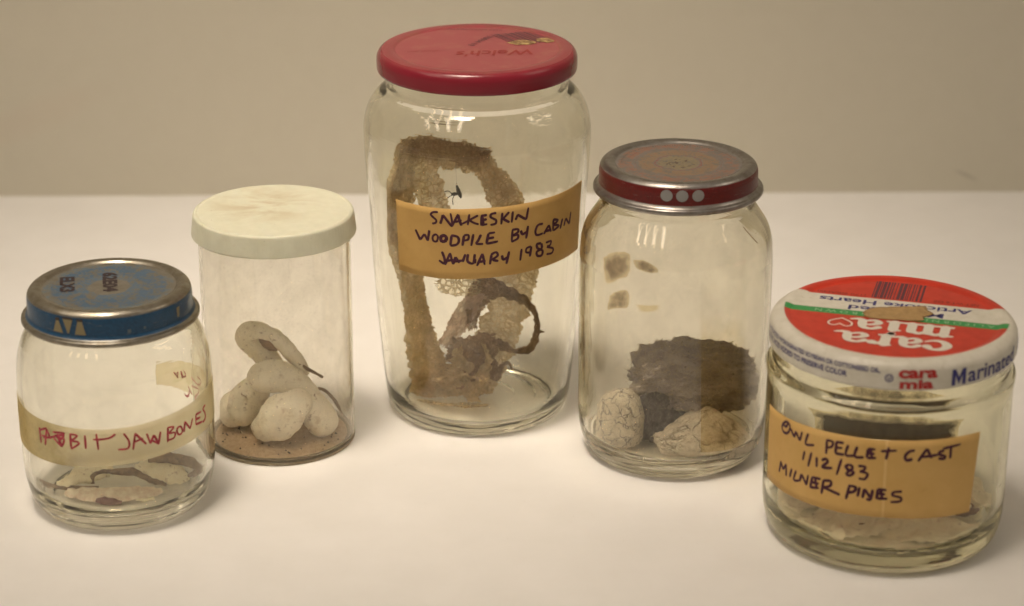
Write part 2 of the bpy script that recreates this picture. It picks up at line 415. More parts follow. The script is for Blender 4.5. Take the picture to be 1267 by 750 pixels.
# handwriting traced in (angle, height) on each jar
INK = {
 'P': [[(-19.13,102.14),(-21.76,101.87),(-23.17,100.69),(-21.86,99.68),(-20.15,98.46),(-20.61,97.34),(-22.53,96.76)],[(-18.18,97.11),(-17.3,99.19),(-16.6,101.11)],[(-16.6,101.11),(-14.42,98.72),(-11.98,96.37)],[(-11.98,96.37),(-12.12,99.11),(-12.65,102.1)],[(-12.2,96.35),(-10.23,99.45),(-8.86,101.84)],[(-8.86,101.84),(-8.04,99.32),(-7.1,96.98)],[(-10.54,98.41),(-6.95,99.36)],[(-3.02,102.12),(-3.94,97.36)],[(1.17,101.68),(-2.34,99.95),(-6.98,97.73)],[(-3.42,99.7),(-1,98.33),(1.43,97.73)],[(2.89,101.57),(2.56,97.16)],[(2.68,101.34),(5.47,101.76)],[(2.78,99.34),(5.48,99.9)],[(2.56,97.39),(5.76,97.79)],[(3.32,101.1),(3.86,97.6)],[(-32.57,92.88),(-31.06,90.77),(-29.69,88.85)],[(-29.69,88.85),(-27.15,91.7)],[(-27.15,91.7),(-25.43,88.91)],[(-25.43,88.91),(-24.79,91.62),(-24.25,93.66)],[(-19.9,89.89),(-20.65,89.23),(-21.58,89.1),(-22.33,89.56),(-22.6,90.43),(-22.29,91.38),(-21.53,92.05),(-20.6,92.18),(-19.87,91.71),(-19.6,90.84),(-19.9,89.89)],[(-15.08,90.11),(-16,89.47),(-17.15,89.35),(-18.08,89.79),(-18.44,90.63),(-18.07,91.55),(-17.14,92.2),(-16,92.33),(-15.08,91.87),(-14.73,91.03),(-15.08,90.11)],[(-15.55,90.29),(-16.18,89.81),(-16.97,89.72),(-17.61,90.06),(-17.85,90.69),(-17.6,91.38),(-16.96,91.86),(-16.17,91.95),(-15.54,91.61),(-15.3,90.97),(-15.55,90.29)],[(-12.25,92.56),(-13.06,88.05)],[(-12.64,92.54),(-9.41,92.12),(-8.67,90.42),(-9.94,88.71),(-13.06,88.05)],[(-5.86,92.87),(-6.88,88.28)],[(-6.08,92.86),(-4.05,93.06),(-3.46,91.99),(-4.35,90.89),(-6.45,90.65)],[(-1.2,93.52),(-2.29,88.4)],[(2.5,93.28),(1.13,90.86),(0.36,89.36),(3.6,89.23)],[(-17.78,85.09),(-16.42,82.14),(-16.62,79.99),(-19.54,81.19)],[(-16.11,79.42),(-13.44,84.83)],[(-13.44,84.83),(-11.97,80.01)],[(-15.17,81.2),(-11.8,82.01)],[(-11.97,80.01),(-10.52,83.26)],[(-10.52,83.26),(-8.71,80.76)],[(-12.4,81.02),(-6.99,81.87)],[(-7.01,81.21),(-5.44,84.66)],[(-4.04,84.79),(-4.36,82.09),(-3.09,80.84),(-1.25,80.96),(-0.9,82.85),(-0.55,84.84)],[(-0.45,82.86),(-0.58,80.73)],[(0.42,79.69),(3.32,84.96)],[(3.32,84.96),(4.55,80.07)],[(1.54,81.34),(4.88,81.86)],[(10.24,102.44),(7.9,102.09),(7.52,100.77),(10.08,99.38),(9.77,97.88),(7.15,97.43)],[(13.33,102.37),(12.69,97.28)],[(16.73,102.41),(13.58,99.74)],[(13.58,99.74),(16.98,97.92)],[(18.76,102.51),(18.14,97.71)],[(20.25,98.52),(21.28,100.88)],[(21.28,100.88),(26.08,98.15)],[(26.08,98.15),(27.01,103.29)],[(6.39,93.64),(5.35,89.29)],[(6.19,93.65),(9.81,94.07)],[(5.74,91.53),(9.31,91.85)],[(5.35,89.29),(11.33,90.06)],[(18.78,94.57),(18.37,89.43)],[(18.57,94.48),(21.5,94.53),(21.68,93.16),(18.78,91.98)],[(18.78,91.98),(21.72,92.03),(21.5,90.37),(18.3,89.32)],[(23.22,93.84),(24.15,92.04),(26.6,92.87)],[(27.23,95.32),(26.44,89.9)],[(36.1,94.9),(33.05,94.77),(31.62,92.34),(32.67,90.49),(36.38,90.68)],[(36.91,90.25),(39.91,93.61)],[(39.91,93.61),(41.76,90.39)],[(37.84,91.33),(41.87,91.27)],[(43.05,95.56),(43.21,90.56)],[(42.87,95.48),(46.46,94.43),(43.35,93.13)],[(43.35,93.13),(47.31,91.88),(43.4,90.53)],[(50,94.53),(48.69,90.35)],[(51.51,90.87),(52.8,93.97)],[(52.8,93.97),(56.33,90.62)],[(56.33,90.62),(57.34,95.75)],[(8.04,84.57),(7.27,80.18)],[(7.57,84.47),(10.25,85.37),(11.15,83.86),(7.93,82.19)],[(8.6,82.17),(11.59,81.45)],[(13.33,83.84),(14.19,81.96),(16.66,83.02)],[(17.23,85.24),(15.75,79.92)],[(23.97,85.69),(23.28,80.66)],[(29.49,85.99),(26.92,85.66),(26.7,83.99),(28.99,83.68),(29.49,85.99)],[(29.49,85.99),(28.93,81.76)],[(35.5,86.47),(32.9,86.5),(33.34,84.56),(36.4,83.09),(36.19,81.19),(33.54,81.29),(32.95,83.09),(35.98,84.29),(35.5,86.47)],[(38.56,86.23),(41.92,86.28),(41.52,84.54),(39.58,84.23),(43.72,82.69),(42.95,80.85),(39.3,81.09)]],
 'O': [[(-59.62,50.47),(-61,49.15),(-62.92,48.49),(-64.67,48.73),(-65.51,49.81),(-65.06,51.34),(-63.52,52.72),(-61.58,53.39),(-59.96,53.09),(-59.23,51.97),(-59.62,50.47)],[(-65.58,51.69),(-62.27,51.24),(-60.67,53.59)],[(-58.76,51.75),(-55.98,49.06)],[(-55.98,49.06),(-54.73,51.64)],[(-54.73,51.64),(-52.16,48.74)],[(-52.16,48.74),(-50.83,52.72)],[(-47.15,53.13),(-48.52,48.56),(-43.45,49.44)],[(-36.71,53.17),(-36.93,47.5)],[(-37.01,52.98),(-33.91,52.87),(-34.38,50.84),(-37.11,50)],[(-32.14,53.35),(-32.4,48.59)],[(-32.28,53.2),(-28.61,53.53)],[(-32.27,51.03),(-29.05,51.41)],[(-32.4,48.59),(-28,48.94)],[(-26.28,53.09),(-27.28,48.95),(-23.46,49.27)],[(-22.05,53.14),(-23.02,49.03),(-18.88,49.3)],[(-17.34,52.78),(-17.5,49.16)],[(-17.34,52.78),(-13.95,52.89)],[(-17.49,50.96),(-14.16,51.07)],[(-17.5,49.16),(-13.38,49.58)],[(-16.31,52.65),(-15.42,49.75)],[(-48.84,45.55),(-49.65,41.52)],[(-44.83,46.04),(-46.4,39.99)],[(-41.77,45),(-41.64,41.01)],[(-39.01,44.34),(-36.93,45.37),(-36.07,44.23),(-38.74,41.73),(-33.41,42.56)],[(-29.11,47.05),(-31.14,40.23)],[(-25.32,45.54),(-27.03,44.34),(-25.38,43.29),(-23.07,42.74),(-24.52,41.18),(-26.48,41.59),(-23.68,44.35),(-25.32,45.54)],[(-26.42,42.81),(-23.6,43.27)],[(-21.31,45.54),(-18.07,45.6),(-18.77,43.94),(-20.11,43.35),(-16.85,42.96),(-17.86,40.67),(-20.76,40.66)],[(-66.34,31.51),(-65.17,36.22)],[(-65.17,36.22),(-63.05,33.59)],[(-63.05,33.59),(-60.72,36.48)],[(-60.72,36.48),(-60.39,31.69)],[(-56.57,35.97),(-57.67,32.27)],[(-53.53,36.18),(-54.84,32.07),(-51.35,32.77)],[(-50.85,32.56),(-49.96,35.84)],[(-49.96,35.84),(-46.71,32.28)],[(-46.71,32.28),(-45.96,36.56)],[(-43.43,36.63),(-44.55,31.9)],[(-43.41,36.33),(-39.03,36.83)],[(-43.86,34.3),(-39.94,34.71)],[(-44.56,32.02),(-39.57,32.96)],[(-42.14,36.35),(-41.05,32.95)],[(-37.5,36.71),(-38.29,31.06)],[(-37.73,36.53),(-34.01,37.07),(-34.04,35.23),(-37.68,33.66)],[(-37.05,33.81),(-33.13,33.29),(-28.97,32.6)],[(-24.8,37.01),(-26.05,31.42)],[(-25.15,36.95),(-21.89,36.85),(-22.33,35.08),(-25.66,33.94)],[(-19.89,37.13),(-20.8,33.23)],[(-18.35,32.95),(-17.79,36.79)],[(-17.79,36.79),(-14.56,32.89)],[(-14.56,32.89),(-13.9,36.91)],[(-8.17,54.18),(-8.96,49.21)],[(-11.43,52.33),(-4.4,53.01)],[(3.74,53.04),(1.24,52.77),(-0.54,50.92),(0.06,49.28),(2.95,49.67)],[(5.27,48.68),(9.17,53.65)],[(9.17,53.65),(11.6,49.58)],[(6.8,50.38),(14.72,50.86)],[(17.74,52.1),(15.21,51.8),(15.5,50.69),(18.01,49.9),(17.71,48.91),(14.86,49.31)],[(20.98,53.86),(20.9,48.62)],[(16.68,53.03),(26.03,53.64)],[(-16.63,32.93),(-14.97,32.74),(-14.05,36.33)],[(-11.68,37.32),(-11.97,33.23)],[(-11.79,37.21),(-7.83,37.06)],[(-11.89,35.43),(-8.29,35.37)],[(-11.98,33.44),(-7.18,33.66)],[(-10.62,37.14),(-9.51,33.83)],[(-0.84,36.76),(-4.48,36.37),(-5.02,35.11),(-1.35,34.36),(-1.58,32.79),(-5.86,32.36)]],
 'L': [[(-40.63,42.79),(-40.07,36.45)],[(-40.84,41.57),(-34.68,43.66)],[(-39.06,39.76),(-34.7,40.02)],[(-36.74,36.32),(-34.64,43.24)],[(-34.64,43.24),(-31.96,39.4)],[(-37.52,38.98),(-28.67,40.98)],[(-29.86,42.68),(-21.68,43.22),(-27.75,40.84),(-22.23,40.75),(-25,37.47),(-26.64,42.34),(-24.35,37.71),(-29.63,40.84),(-22.21,42.36),(-26.13,39.2),(-23.55,38.46)],[(-18.13,43.43),(-17.99,37.35)],[(-18.39,43.3),(-13.72,43.05),(-17.53,40.71)],[(-17.53,40.71),(-12.62,40.04),(-18.25,37.17)],[(-8.99,43.55),(-8.86,38.01)],[(-2.28,44.29),(-1.64,37.69)],[(-4.45,41.91),(4.16,42.3),(8.56,44.13)],[(13.21,44.06),(15.78,40.64),(14.97,37.81),(9.48,37.58)],[(18.02,36.97),(19.64,43.52)],[(19.64,43.52),(25.67,38.43)],[(19.09,39.99),(24.16,41.06)],[(26.37,42.63),(28.18,38.32)],[(28.18,38.32),(30.51,41.46)],[(30.51,41.46),(33.28,37.3)],[(33.28,37.3),(34.61,42.25)],[(28.66,39.88),(33.63,37.25)],[(39.72,43.08),(39.08,37.09)],[(39.43,43.01),(43.62,42.48),(40.35,40.63),(44.38,39.99),(43.41,38.1),(39.05,37.79)],[(49.42,38.85),(48.33,38.48),(47.05,38.73),(46.07,39.51),(45.75,40.53),(46.19,41.41),(47.24,41.8),(48.52,41.54),(49.53,40.74),(49.88,39.71),(49.42,38.85)],[(50.88,38.74),(51.97,42.81)],[(51.97,42.81),(56.15,38.94)],[(56.15,38.94),(58.59,42.66)],[(62.05,43.42),(61.41,39.36)],[(61.9,43.34),(67.48,43.15)],[(61.66,41.41),(66.38,41.1)],[(61.41,39.36),(68.53,38.75)],[(73.12,44.43),(69.79,43.7),(72.36,41.11),(72.01,38.96),(68.97,38.21)]],
 'LB': [[(148.9,42.58),(146.67,41.37)],[(145.86,43.31),(146.77,40.44)],[(143.96,43.91),(141.75,40.91)],[(141.33,44.63),(138.2,42.73),(141.68,41.53)],[(141.16,34.59),(137.11,34.39),(134.49,37.93)],[(136.57,38.76),(132.46,35.89)],[(131.45,43.38),(124.59,42.39)],[(131.96,39.64),(122.93,40.33),(128.4,35.5)],[(127.4,36.32),(127.87,33.17)],[(124.08,45.52),(117.59,44.58),(124.69,41.76)]],
}

def prof_r(outer):
    pts = sorted([(z, r) for r, z in rounded(outer)[4:]])
    def f(z):
        for (z0, r0), (z1, r1) in zip(pts, pts[1:]):
            if z0 <= z <= z1 and z1 > z0: return r0 + (r1 - r0) * (z - z0) / (z1 - z0)
        return pts[0][1] if z < pts[0][0] else pts[-1][1]
    return f

# ================================================================== SETTING
m = NT('white_laminate'); p = m.obj(100.0)
c = m.mix(m.ramp(m.noise(p, .35, 5, .6), .3, .75), (.80, .79, .775), (.755, .745, .725))
c = m.mix(m.math('MULTIPLY', m.ramp(m.noise(p, 9, 2, .5), .735, .78), .35), c, (.42, .36, .29))
TABLE = m.done(m.pbr(c, m.math('MULTIPLY_ADD', m.noise(p, .5, 4), .16, .36), spec=.32, normal=m.bump(m.noise(p, 60, 3), .04, .0002)))
V = [(-1500, 150, 0), (1500, 150, 0), (1500, 1245, 0), (-1500, 1245, 0), (-1500, 150, -30), (1500, 150, -30), (1500, 1245, -30), (-1500, 1245, -30)]
t = build('table_top', V, [(0, 1, 2, 3), (7, 6, 5, 4), (0, 4, 5, 1), (1, 5, 6, 2), (2, 6, 7, 3), (3, 7, 4, 0)], TABLE, smooth=False)
t['kind'] = 'structure'
m = NT('painted_wall'); p = m.obj(100.0)
sx = m.n('SeparateXYZ'); m.t.links.new(p, sx.inputs[0])
c = m.mix(m.ramp(m.noise(p, .9, 4, .6), .3, .75), WALL_A, WALL_B)
def blot(x, z, rx, rz, slope=0.0):
    dx = m.math('DIVIDE', m.math('SUBTRACT', sx.outputs[0], x), rx)
    dz = m.math('DIVIDE', m.math('ADD', m.math('SUBTRACT', sx.outputs[2], z), m.math('MULTIPLY', m.math('SUBTRACT', sx.outputs[0], x), slope)), rz)
    return m.math('SUBTRACT', 1, m.math('ADD', m.math('MULTIPLY', dx, dx), m.math('MULTIPLY', dz, dz)), clamp=True)
c = m.mix(m.math('MULTIPLY', blot(24.6, .95, .75, .16, .45), .30), c, (.20, .17, .14))       # the one scuff on the wall
c = m.mix(m.math('MULTIPLY', blot(-26, 4.2, 5, 1.2, -.4), .10), c, (.62, .44, .34))
WALL = m.done(m.pbr(c, .75, spec=.2, normal=m.bump(m.noise(p, 8, 3), .08, .001)))
V = [(-1600, 0, -30), (1600, 0, -30), (1600, 0, 1500), (-1600, 0, 1500), (-1600, 40, -30), (1600, 40, -30), (1600, 40, 1500), (-1600, 40, 1500)]
wl = build('wall', V, [(0, 1, 2, 3), (7, 6, 5, 4), (0, 4, 5, 1), (1, 5, 6, 2), (2, 6, 7, 3), (3, 7, 4, 0)], WALL, loc=(0, 1217.7, 0), rz=R(1.2), smooth=False)
wl['kind'] = 'structure'

# ================================================================== shared materials
GLASS_A = glass_mat('clear_jar_glass', (.987, .984, .955), haze=.005, hz_max=.03, wave=.08)
GLASS_B = glass_mat('olive_jar_glass', (.982, .975, .935), haze=.025, hz_lo=.38, hz_max=.06, wave=.10, speck=.09, dust=(.60, .50, .36))
GLASS_C = glass_mat('thick_jar_glass', (.962, .956, .890), haze=.010, hz_max=.04, wave=.10)
PLASTIC = glass_mat('clear_styrene', (.986, .980, .955), haze=.025, hz_lo=.42, hz_max=.07, dust=(.62, .53, .38), rough=0.0, ior=1.45, frost=.45, speck=.16)

# ================================================================== SNAKESKIN JAR
JX, JY = -14.5, 939.0
P_OUT = [(0, 1.8), (30, 1.4, 2), (33.5, .02, 1), (36.5, .7, 2), (38.6, 4.5, 2), (39.6, 11, 3), (41.5, 30, 10), (43.8, 60, 20), (45.4, 95, 20),
         (46.9, 117, 10), (47.1, 127, 6), (45, 134.6, 5), (41.5, 140, 4), (37.6, 142.6, 2), (36.8, 144, 1), (36.8, 150), (36.8, 155.2, .5)]
P_IN = [(34.6, 155.2, .5), (34.6, 143.5, 1.5), (39.5, 138, 3), (43, 132.8, 4), (44.6, 126.5, 5), (44.4, 117, 8), (42.9, 95, 20), (41.3, 60, 20), (39, 30, 10), (37, 12, 4),
        (35.2, 6.8, 3), (32, 4.8, 2), (25, 4.5, .4), (24.2, 4.1, .3), (16, 4.4, .4), (15.2, 4.1, .3), (0, 4.1)]
rP = prof_r(P_OUT)
jar = empty('glass_jar', JX, JY, 'tallest glass jar with a pink screw lid, holding shed snakeskin behind its tan SNAKESKIN label', 'jar')
lathe('jar_body', rounded(P_OUT) + rounded(P_IN), GLASS_A, jar, wob=.12)
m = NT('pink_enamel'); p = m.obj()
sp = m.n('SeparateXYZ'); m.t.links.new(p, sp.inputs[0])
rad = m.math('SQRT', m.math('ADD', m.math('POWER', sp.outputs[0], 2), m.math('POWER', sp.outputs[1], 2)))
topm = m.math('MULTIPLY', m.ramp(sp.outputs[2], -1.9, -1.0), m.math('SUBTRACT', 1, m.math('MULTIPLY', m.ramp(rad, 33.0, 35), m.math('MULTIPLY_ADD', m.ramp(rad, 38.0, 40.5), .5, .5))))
c = m.mix(topm, (.20, .009, .022), (.28, .056, .064))  # worn pink panel; rim paler than skirt, brightness from above painted in
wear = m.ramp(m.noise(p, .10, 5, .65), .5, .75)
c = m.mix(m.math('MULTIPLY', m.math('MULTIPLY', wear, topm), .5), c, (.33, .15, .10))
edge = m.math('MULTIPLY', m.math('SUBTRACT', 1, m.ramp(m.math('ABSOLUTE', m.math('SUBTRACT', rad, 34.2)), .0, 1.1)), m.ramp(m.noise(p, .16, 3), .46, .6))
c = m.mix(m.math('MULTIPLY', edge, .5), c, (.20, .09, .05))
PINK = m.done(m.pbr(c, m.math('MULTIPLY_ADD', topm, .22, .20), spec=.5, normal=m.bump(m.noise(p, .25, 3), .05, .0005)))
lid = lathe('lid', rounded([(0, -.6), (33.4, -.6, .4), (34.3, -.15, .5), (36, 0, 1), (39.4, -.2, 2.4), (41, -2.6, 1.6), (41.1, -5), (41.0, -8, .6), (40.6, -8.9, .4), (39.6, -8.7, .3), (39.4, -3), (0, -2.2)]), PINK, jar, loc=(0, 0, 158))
BROWNPRINT = plain('faded_red_print', (.24, .022, .020), .5)
DARKPRINT = plain('faded_dark_print', (.085, .030, .040), .5)
t2, f2 = text_fit("Welch's", 31, 8.4, shear=.22, offset=.015)
a = R(186); V, F = merge([([(7 + x * math.cos(a) - y * math.sin(a), -6.6 + x * math.sin(a) + y * math.cos(a), -.5) for x, y in t2], f2)])
build('lettering', V, F, BROWNPRINT, lid, smooth=False)
V, F = [], []
ux, uy, vx, vy = 16.2, 5.3, 10.5, -15.8            # barcode laid askew on the panel
xx = 0.0; rb = random.Random(3)
while xx < 1:
    bw = rb.choice([.018, .03, .045, .06]); n = len(V)
    for (s, q) in ((xx, 0), (min(1, xx + bw), 0), (min(1, xx + bw), 1), (xx, 1)):
        V.append((5.3 + ux * s + vx * q, 22 + uy * s + vy * q, -.5))
    F.append((n, n + 1, n + 2, n + 3)); xx += bw + rb.choice([.02, .03, .045])
build('barcode', V, F, DARKPRINT, lid, smooth=False)
for a_ in (('70034 10', 1.2, 12, 17, 3.0, -.5, 242), ('KEEP REFRIGERATED', -2, 30, 24, 1.5, -.5, 176), ('SPREAD  JELLY', -22, -4, 13, 2.0, -.5, 188)):
    V, F = flat_text(*a_[:6], rot=a_[6]); build('lettering', V, F, DARKPRINT if a_[0][0] != 'S' else BROWNPRINT, lid, smooth=False)
m = NT('old_gummed_paper_remains'); p = m.obj()
SCRAPGUM = m.done(m.pbr(m.mix(m.ramp(m.noise(p, .35, 4, .6), .4, .65), (.17, .085, .035), (.46, .33, .14)), .6, normal=m.bump(m.noise(p, .8, 4), .5, .001)))
for o_ in ([(12, 9), (17, 5.4), (24, 8.2), (22, 12), (17, 12.5)], [(24, 12), (29, 9.5), (32, 12), (29, 16), (25, 15)]):
    star_patch('glue_residue', o_, lambda x, y, l: (x, y, -.5 + l * 2 + .15 * noise.noise((x, y, 0))), SCRAPGUM, lid, jag=.15)
TAN = paper_mat('tan_label_paper', (.49, .305, .100), (.57, .365, .130))
lab = cyl_sheet('paper_label', [(-44.7, 103.9), (-20, 103.7), (4.5, 104.6), (38, 105.7), (67.9, 107.0)], [(-45.2, 73.0), (-22, 73.2), (.4, 74.0), (35, 75.6), (68.7, 76.8)], rP, TAN, jar)
ink('handwriting', INK['P'], lambda z: rP(z) + .19, .60, INK_PURPLE, lab)

# ---- the shed skin
def skin_mat(name, light, dark, sc_u, sc_v, trans=.38, patch=.5, line=.5):
    m = NT(name); u = m.uv(); p = m.obj()
    st = m.stretch(u, 1 / sc_u, 1 / sc_v, 0)
    vo = m.n('TexVoronoi', feature='DISTANCE_TO_EDGE', i_Scale=1.0, i_Randomness=.75); m.t.links.new(st, vo.inputs['Vector'])
    edge = m.math('SUBTRACT', 1, m.ramp(vo.outputs['Distance'], .02, .16))
    n1 = m.noise(p, .13, 5, .65); n2 = m.noise(p, .55, 4, .65)
    c = m.mix(m.ramp(n1, .36, .68), light, tuple((a + b) / 2 for a, b in zip(light, dark)))
    c = m.mix(m.math('MULTIPLY', edge, line), c, dark)
    c = m.mix(m.math('MULTIPLY', m.ramp(n2, .52, .72), patch), c, dark)
    d = m.n('BsdfDiffuse'); m.t.links.new(c, d.inputs[0]); tl = m.n('BsdfTranslucent'); m.t.links.new(c, tl.inputs[0])
    g = m.n('BsdfGlossy', i_Roughness=.35); g.inputs[0].default_value = (.8, .72, .55, 1)
    nb = m.bump(m.math('ADD', m.math('MULTIPLY', edge, -.6), n2), .7, .0016)
    for q in (d, tl, g): m.t.links.new(nb, q.inputs['Normal'])
    sh = m.mixs(.06, m.mixs(.46, d.outputs[0], tl.outputs[0]), g.outputs[0])
    tp = m.n('BsdfTransparent'); tp.inputs[0].default_value = (.98, .92, .76, 1)
    hole = m.ramp(m.noise(p, .32, 4, .7), .70, .73)
    fac = m.math('MAXIMUM', m.math('MULTIPLY', m.math('SUBTRACT', 1, edge), m.math('ADD', m.math('MULTIPLY', m.ramp(n1, .38, .66), .42), trans - .18)), hole)
    return m.done(m.mixs(fac, sh, tp.outputs[0]))
SK_TAN = skin_mat('shed_skin_tan', (.94, .75, .43), (.42, .28, .12), 1.2, 1.4, .24, .55)
SK_BELLY = skin_mat('shed_skin_belly_plates', (.92, .76, .47), (.50, .35, .17), 2.6, 1.9, .24, .35, .8)
SK_BROWN = skin_mat('shed_skin_brown', (.50, .33, .18), (.15, .085, .045), 1.2, 1.5, .08, .6)
SK_MID = skin_mat('shed_skin_ochre', (.82, .62, .34), (.34, .22, .095), 1.0, 1.3, .16, .6)
SK_NET = skin_mat('shed_skin_net', (.85, .72, .46), (.36, .25, .12), 2.4, 2.2, .80, .1)
skin = empty('snake_skin', JX, JY, 'crumpled translucent brown shed snakeskin folded into an arch inside the tall pink lidded jar', 'snakeskin')
def sheet(name, pts, mat, seed, crump=1.2, curl=.35, tear=.22, nu=26, rmax=38.0, wide=(0, 1, 0)):
    """one paper thin strip of skin: pts = (x, y, z, half width); folded lengthwise, crumpled and torn along both sides"""
    pr = spline(pts, 26); P = [Vector(p[:3]) for p in pr]; n = len(P); V, F, UV = [], [], []; vlen = 0; D = Vector(wide)
    for i in range(n):
        T = (P[min(i + 1, n - 1)] - P[max(i - 1, 0)]).normalized()
        if i: vlen += (P[i] - P[i - 1]).length
        N = T.cross(D).normalized(); B = N.cross(T); w_ = pr[i][3]
        end = min(1, min(i, n - 1 - i) / 14 + .35)
        for k in range(nu + 1):
            s = k / nu * 2 - 1; sd = 1 if s > 0 else -1
            jag = 1 + tear * (noise.noise((vlen * .22, sd * 3 + seed, 0)) + .8 * noise.noise((vlen * .75, sd * 7 + seed, 2)) + .3 * noise.noise((vlen * 1.8, sd * 5 + seed, 4))) * abs(s) ** 3
            x = w_ * s * jag
            fold = crump * (.9 * math.sin(s * 3.2 + 2.2 * noise.noise((vlen * .07, seed, 1))) + .8 * noise.noise((s * 2.4, vlen * .16, seed)) + .55 * noise.noise((s * 5, vlen * .42, seed + 3)) + .28 * noise.noise((s * 10, vlen * 1.1, seed + 5)))
            dep = curl * w_ * (s * s - .4) * (1 if seed % 2 else -1) + fold
            along = .8 * crump * noise.noise((s * 2.5, vlen * .3, seed + 9)) + (1.6 * noise.noise((s * 4, seed, 2)) + .9 * noise.noise((s * 11, seed, 2))) * (1 - end) * 2
            p = P[i] + N * (x + .35 * crump * noise.noise((s * 4, vlen * .5, seed + 7))) + B * dep + T * along
            V.append(tuple(p)); UV.append((x, vlen))
    for i in range(n - 1):
        for k in range(nu):
            a = i * (nu + 1) + k; F.append((a, a + 1, a + nu + 2, a + nu + 1))
    return build(name, inside_jar(V, rmax, 4.4), F, mat, skin, uv=UV)
LEFT = [(-26, -1, 116.6, 3.2), (-29.4, -2, 114, 4.4), (-30.8, -3, 107, 4.6), (-32.4, -3, 99, 6.0), (-33.4, -4, 88, 6.4), (-32.2, -4, 75, 5.8), (-28.6, -4, 60, 5.4), (-26.6, -4, 46, 5.2), (-24.6, -3, 32, 6.4), (-22.0, -3, 19, 8.6), (-18.6, -4, 7, 10.5)]
sheet('skin_strip', LEFT, SK_TAN, 1, 1.1)
sheet('skin_strip', [(x + 1.2, y + 2.6, z, w_ * .8) for x, y, z, w_ in LEFT[1:]], SK_TAN, 2, 1.3)
sheet('skin_strip', [(x - 1.6, y - 1.6, z, w_ * .42) for x, y, z, w_ in LEFT[1:6]], SK_MID, 3, 1.2, tear=.5)
sheet('skin_strip', [(-27, 0, 117, 4), (-24, 1, 110, 6), (-22, 1, 102, 6.6), (-19.8, 1, 94, 6.4), (-16.4, 0, 84, 6.2), (-14, 0, 72, 5.6)], SK_BELLY, 5, .9)
TOP = [(-31.4, 1, 113.4, 2.8), (-27, 1, 115, 5.0), (-20, 2, 114.6, 6.2), (-11, 2, 112.6, 6.6), (-3, 2, 110.8, 6.4), (1.8, 3, 110.6, 4.4), (5.6, 3, 112.8, 1.0)]
sheet('skin_strip', TOP, SK_TAN, 6, 1.5, tear=.3)
sheet('skin_strip', [(x, y - 2.4, z + .9, w_ * .75) for x, y, z, w_ in TOP], SK_MID, 7, 1.5, tear=.45)
RIGHT = [(-4, 4, 110, 3.4), (.5, 5, 107.6, 5), (5.5, 6, 101.5, 5.6), (11, 6, 93, 7), (15.4, 6, 83, 8), (17.8, 6, 72, 8.6), (17.2, 5, 60, 8.8), (14.2, 5, 48, 8.8), (10, 5, 35, 9.0), (5.5, 4, 23, 9.4), (0, 3, 13, 9), (-5, 2, 7, 7)]
sheet('skin_strip', RIGHT, SK_BELLY, 8, .9, .3)
sheet('skin_strip', [(x - 1.5, y + 3.4, z, w_ * .75) for x, y, z, w_ in RIGHT[:7]], SK_TAN, 9, 1.2)
sheet('skin_strip', [(5, 0, 55.5, 5.4), (1, -1, 51, 5.6), (-1.5, -2, 46, 4.2), (-2.5, -2, 40, 2.6), (-2.4, -2, 35, 2.2)], SK_BROWN, 10, 1.2, tear=.3)
sheet('skin_strip', [(-3, -3, 33, 9), (-2.4, -4, 27, 11), (-2, -4, 20, 11.4), (-4, -5, 13, 10), (-8, -5, 8, 7)], SK_BROWN, 11, 1.5, .3, .3)
sheet('skin_strip', [(-4, -5, 29, 7), (-3, -6, 22, 8.6), (-5, -7, 14, 9), (-9, -7, 8, 7)], SK_TAN, 12, 1.6, .3, .35)
sheet('skin_strip', [(1, -2, 53, 2.4), (-3.2, -3, 46.5, 4.2), (-7.2, -3, 39.6, 4.4), (-11, -3, 33.5, 3.4), (-15.4, -3, 28.2, 2.2)], skin_mat('shed_skin_rosy', (.86, .66, .50), (.42, .28, .19), 1.2, 5.0, .12, .4), 13, .8, .2)
sheet('skin_strip', [(-26, -4, 8, 5), (-18, -6, 10.4, 7), (-9, -7, 11, 7.6), (0, -6, 10.4, 7), (7, -3, 8, 4)], SK_TAN, 14, 1.7, .2, .4, rmax=35.5, wide=(0, .85, .5))
sheet('skin_strip', [(-24, -10, 5.4, 3), (-15, -15, 6, 5), (-5, -17, 6, 5.4), (4, -15, 5.6, 3)], SK_NET, 15, .7, .1, .4, rmax=35.5, wide=(0, .3, .95))
sheet('skin_patch', [(-17, -8, 59, 2), (-11.5, -8, 57.4, 4), (-5, -8, 57, 4.4), (1, -7, 57, 3.4)], SK_NET, 16, .4, .1, .35)
def curl_strip(pts, seed):
    pr = spline(pts, 10); V, F, UV = [], [], []
    sweep([p[:3] for p in pr], [(max(.25, p[3] * (1 + .35 * noise.noise((i * .3, seed, 0)))), p[3] * .6 + .2) for i, p in enumerate(pr)], 14, (0, 1, 0), True, .5, .5, seed, V, F, UV)
    return fix_normals(build('curled_tip', V, F, SK_BROWN, skin, uv=UV))
curl_strip([(-2, -1, 56, 4), (5, -1, 54.6, 3.8), (13, 0, 51, 2.8), (20.3, 0, 47.2, 1.8), (24.4, 0, 41.5, 1.2), (25.2, 0, 35, 1.2), (24, 0, 28.5, 1.7), (20.9, 0, 25, 1.8), (15, 1, 24.3, 1.1), (10.5, 1, 26.6, 2.2), (8, 2, 29, .9)], 7)
curl_strip([(5, 1, 8, 1.5), (8, 1, 12, 1.3), (10, 1, 16.5, 1.2), (13, 1, 18, .9), (15, 1, 14.6, .4)], 8)
curl_strip([(24, 0, 34, .5), (26.4, 0, 33.6, .9), (28.4, 0, 33.2, .2)], 9)
SCRAP_DARK = plain('dry_dark_scrap', (.035, .028, .020), .7)
fr = empty('dangling_scrap', JX, JY, 'tiny dark leggy scrap dangling on a thread in the gap of the snakeskin arch', 'scrap')
V, F = [], []
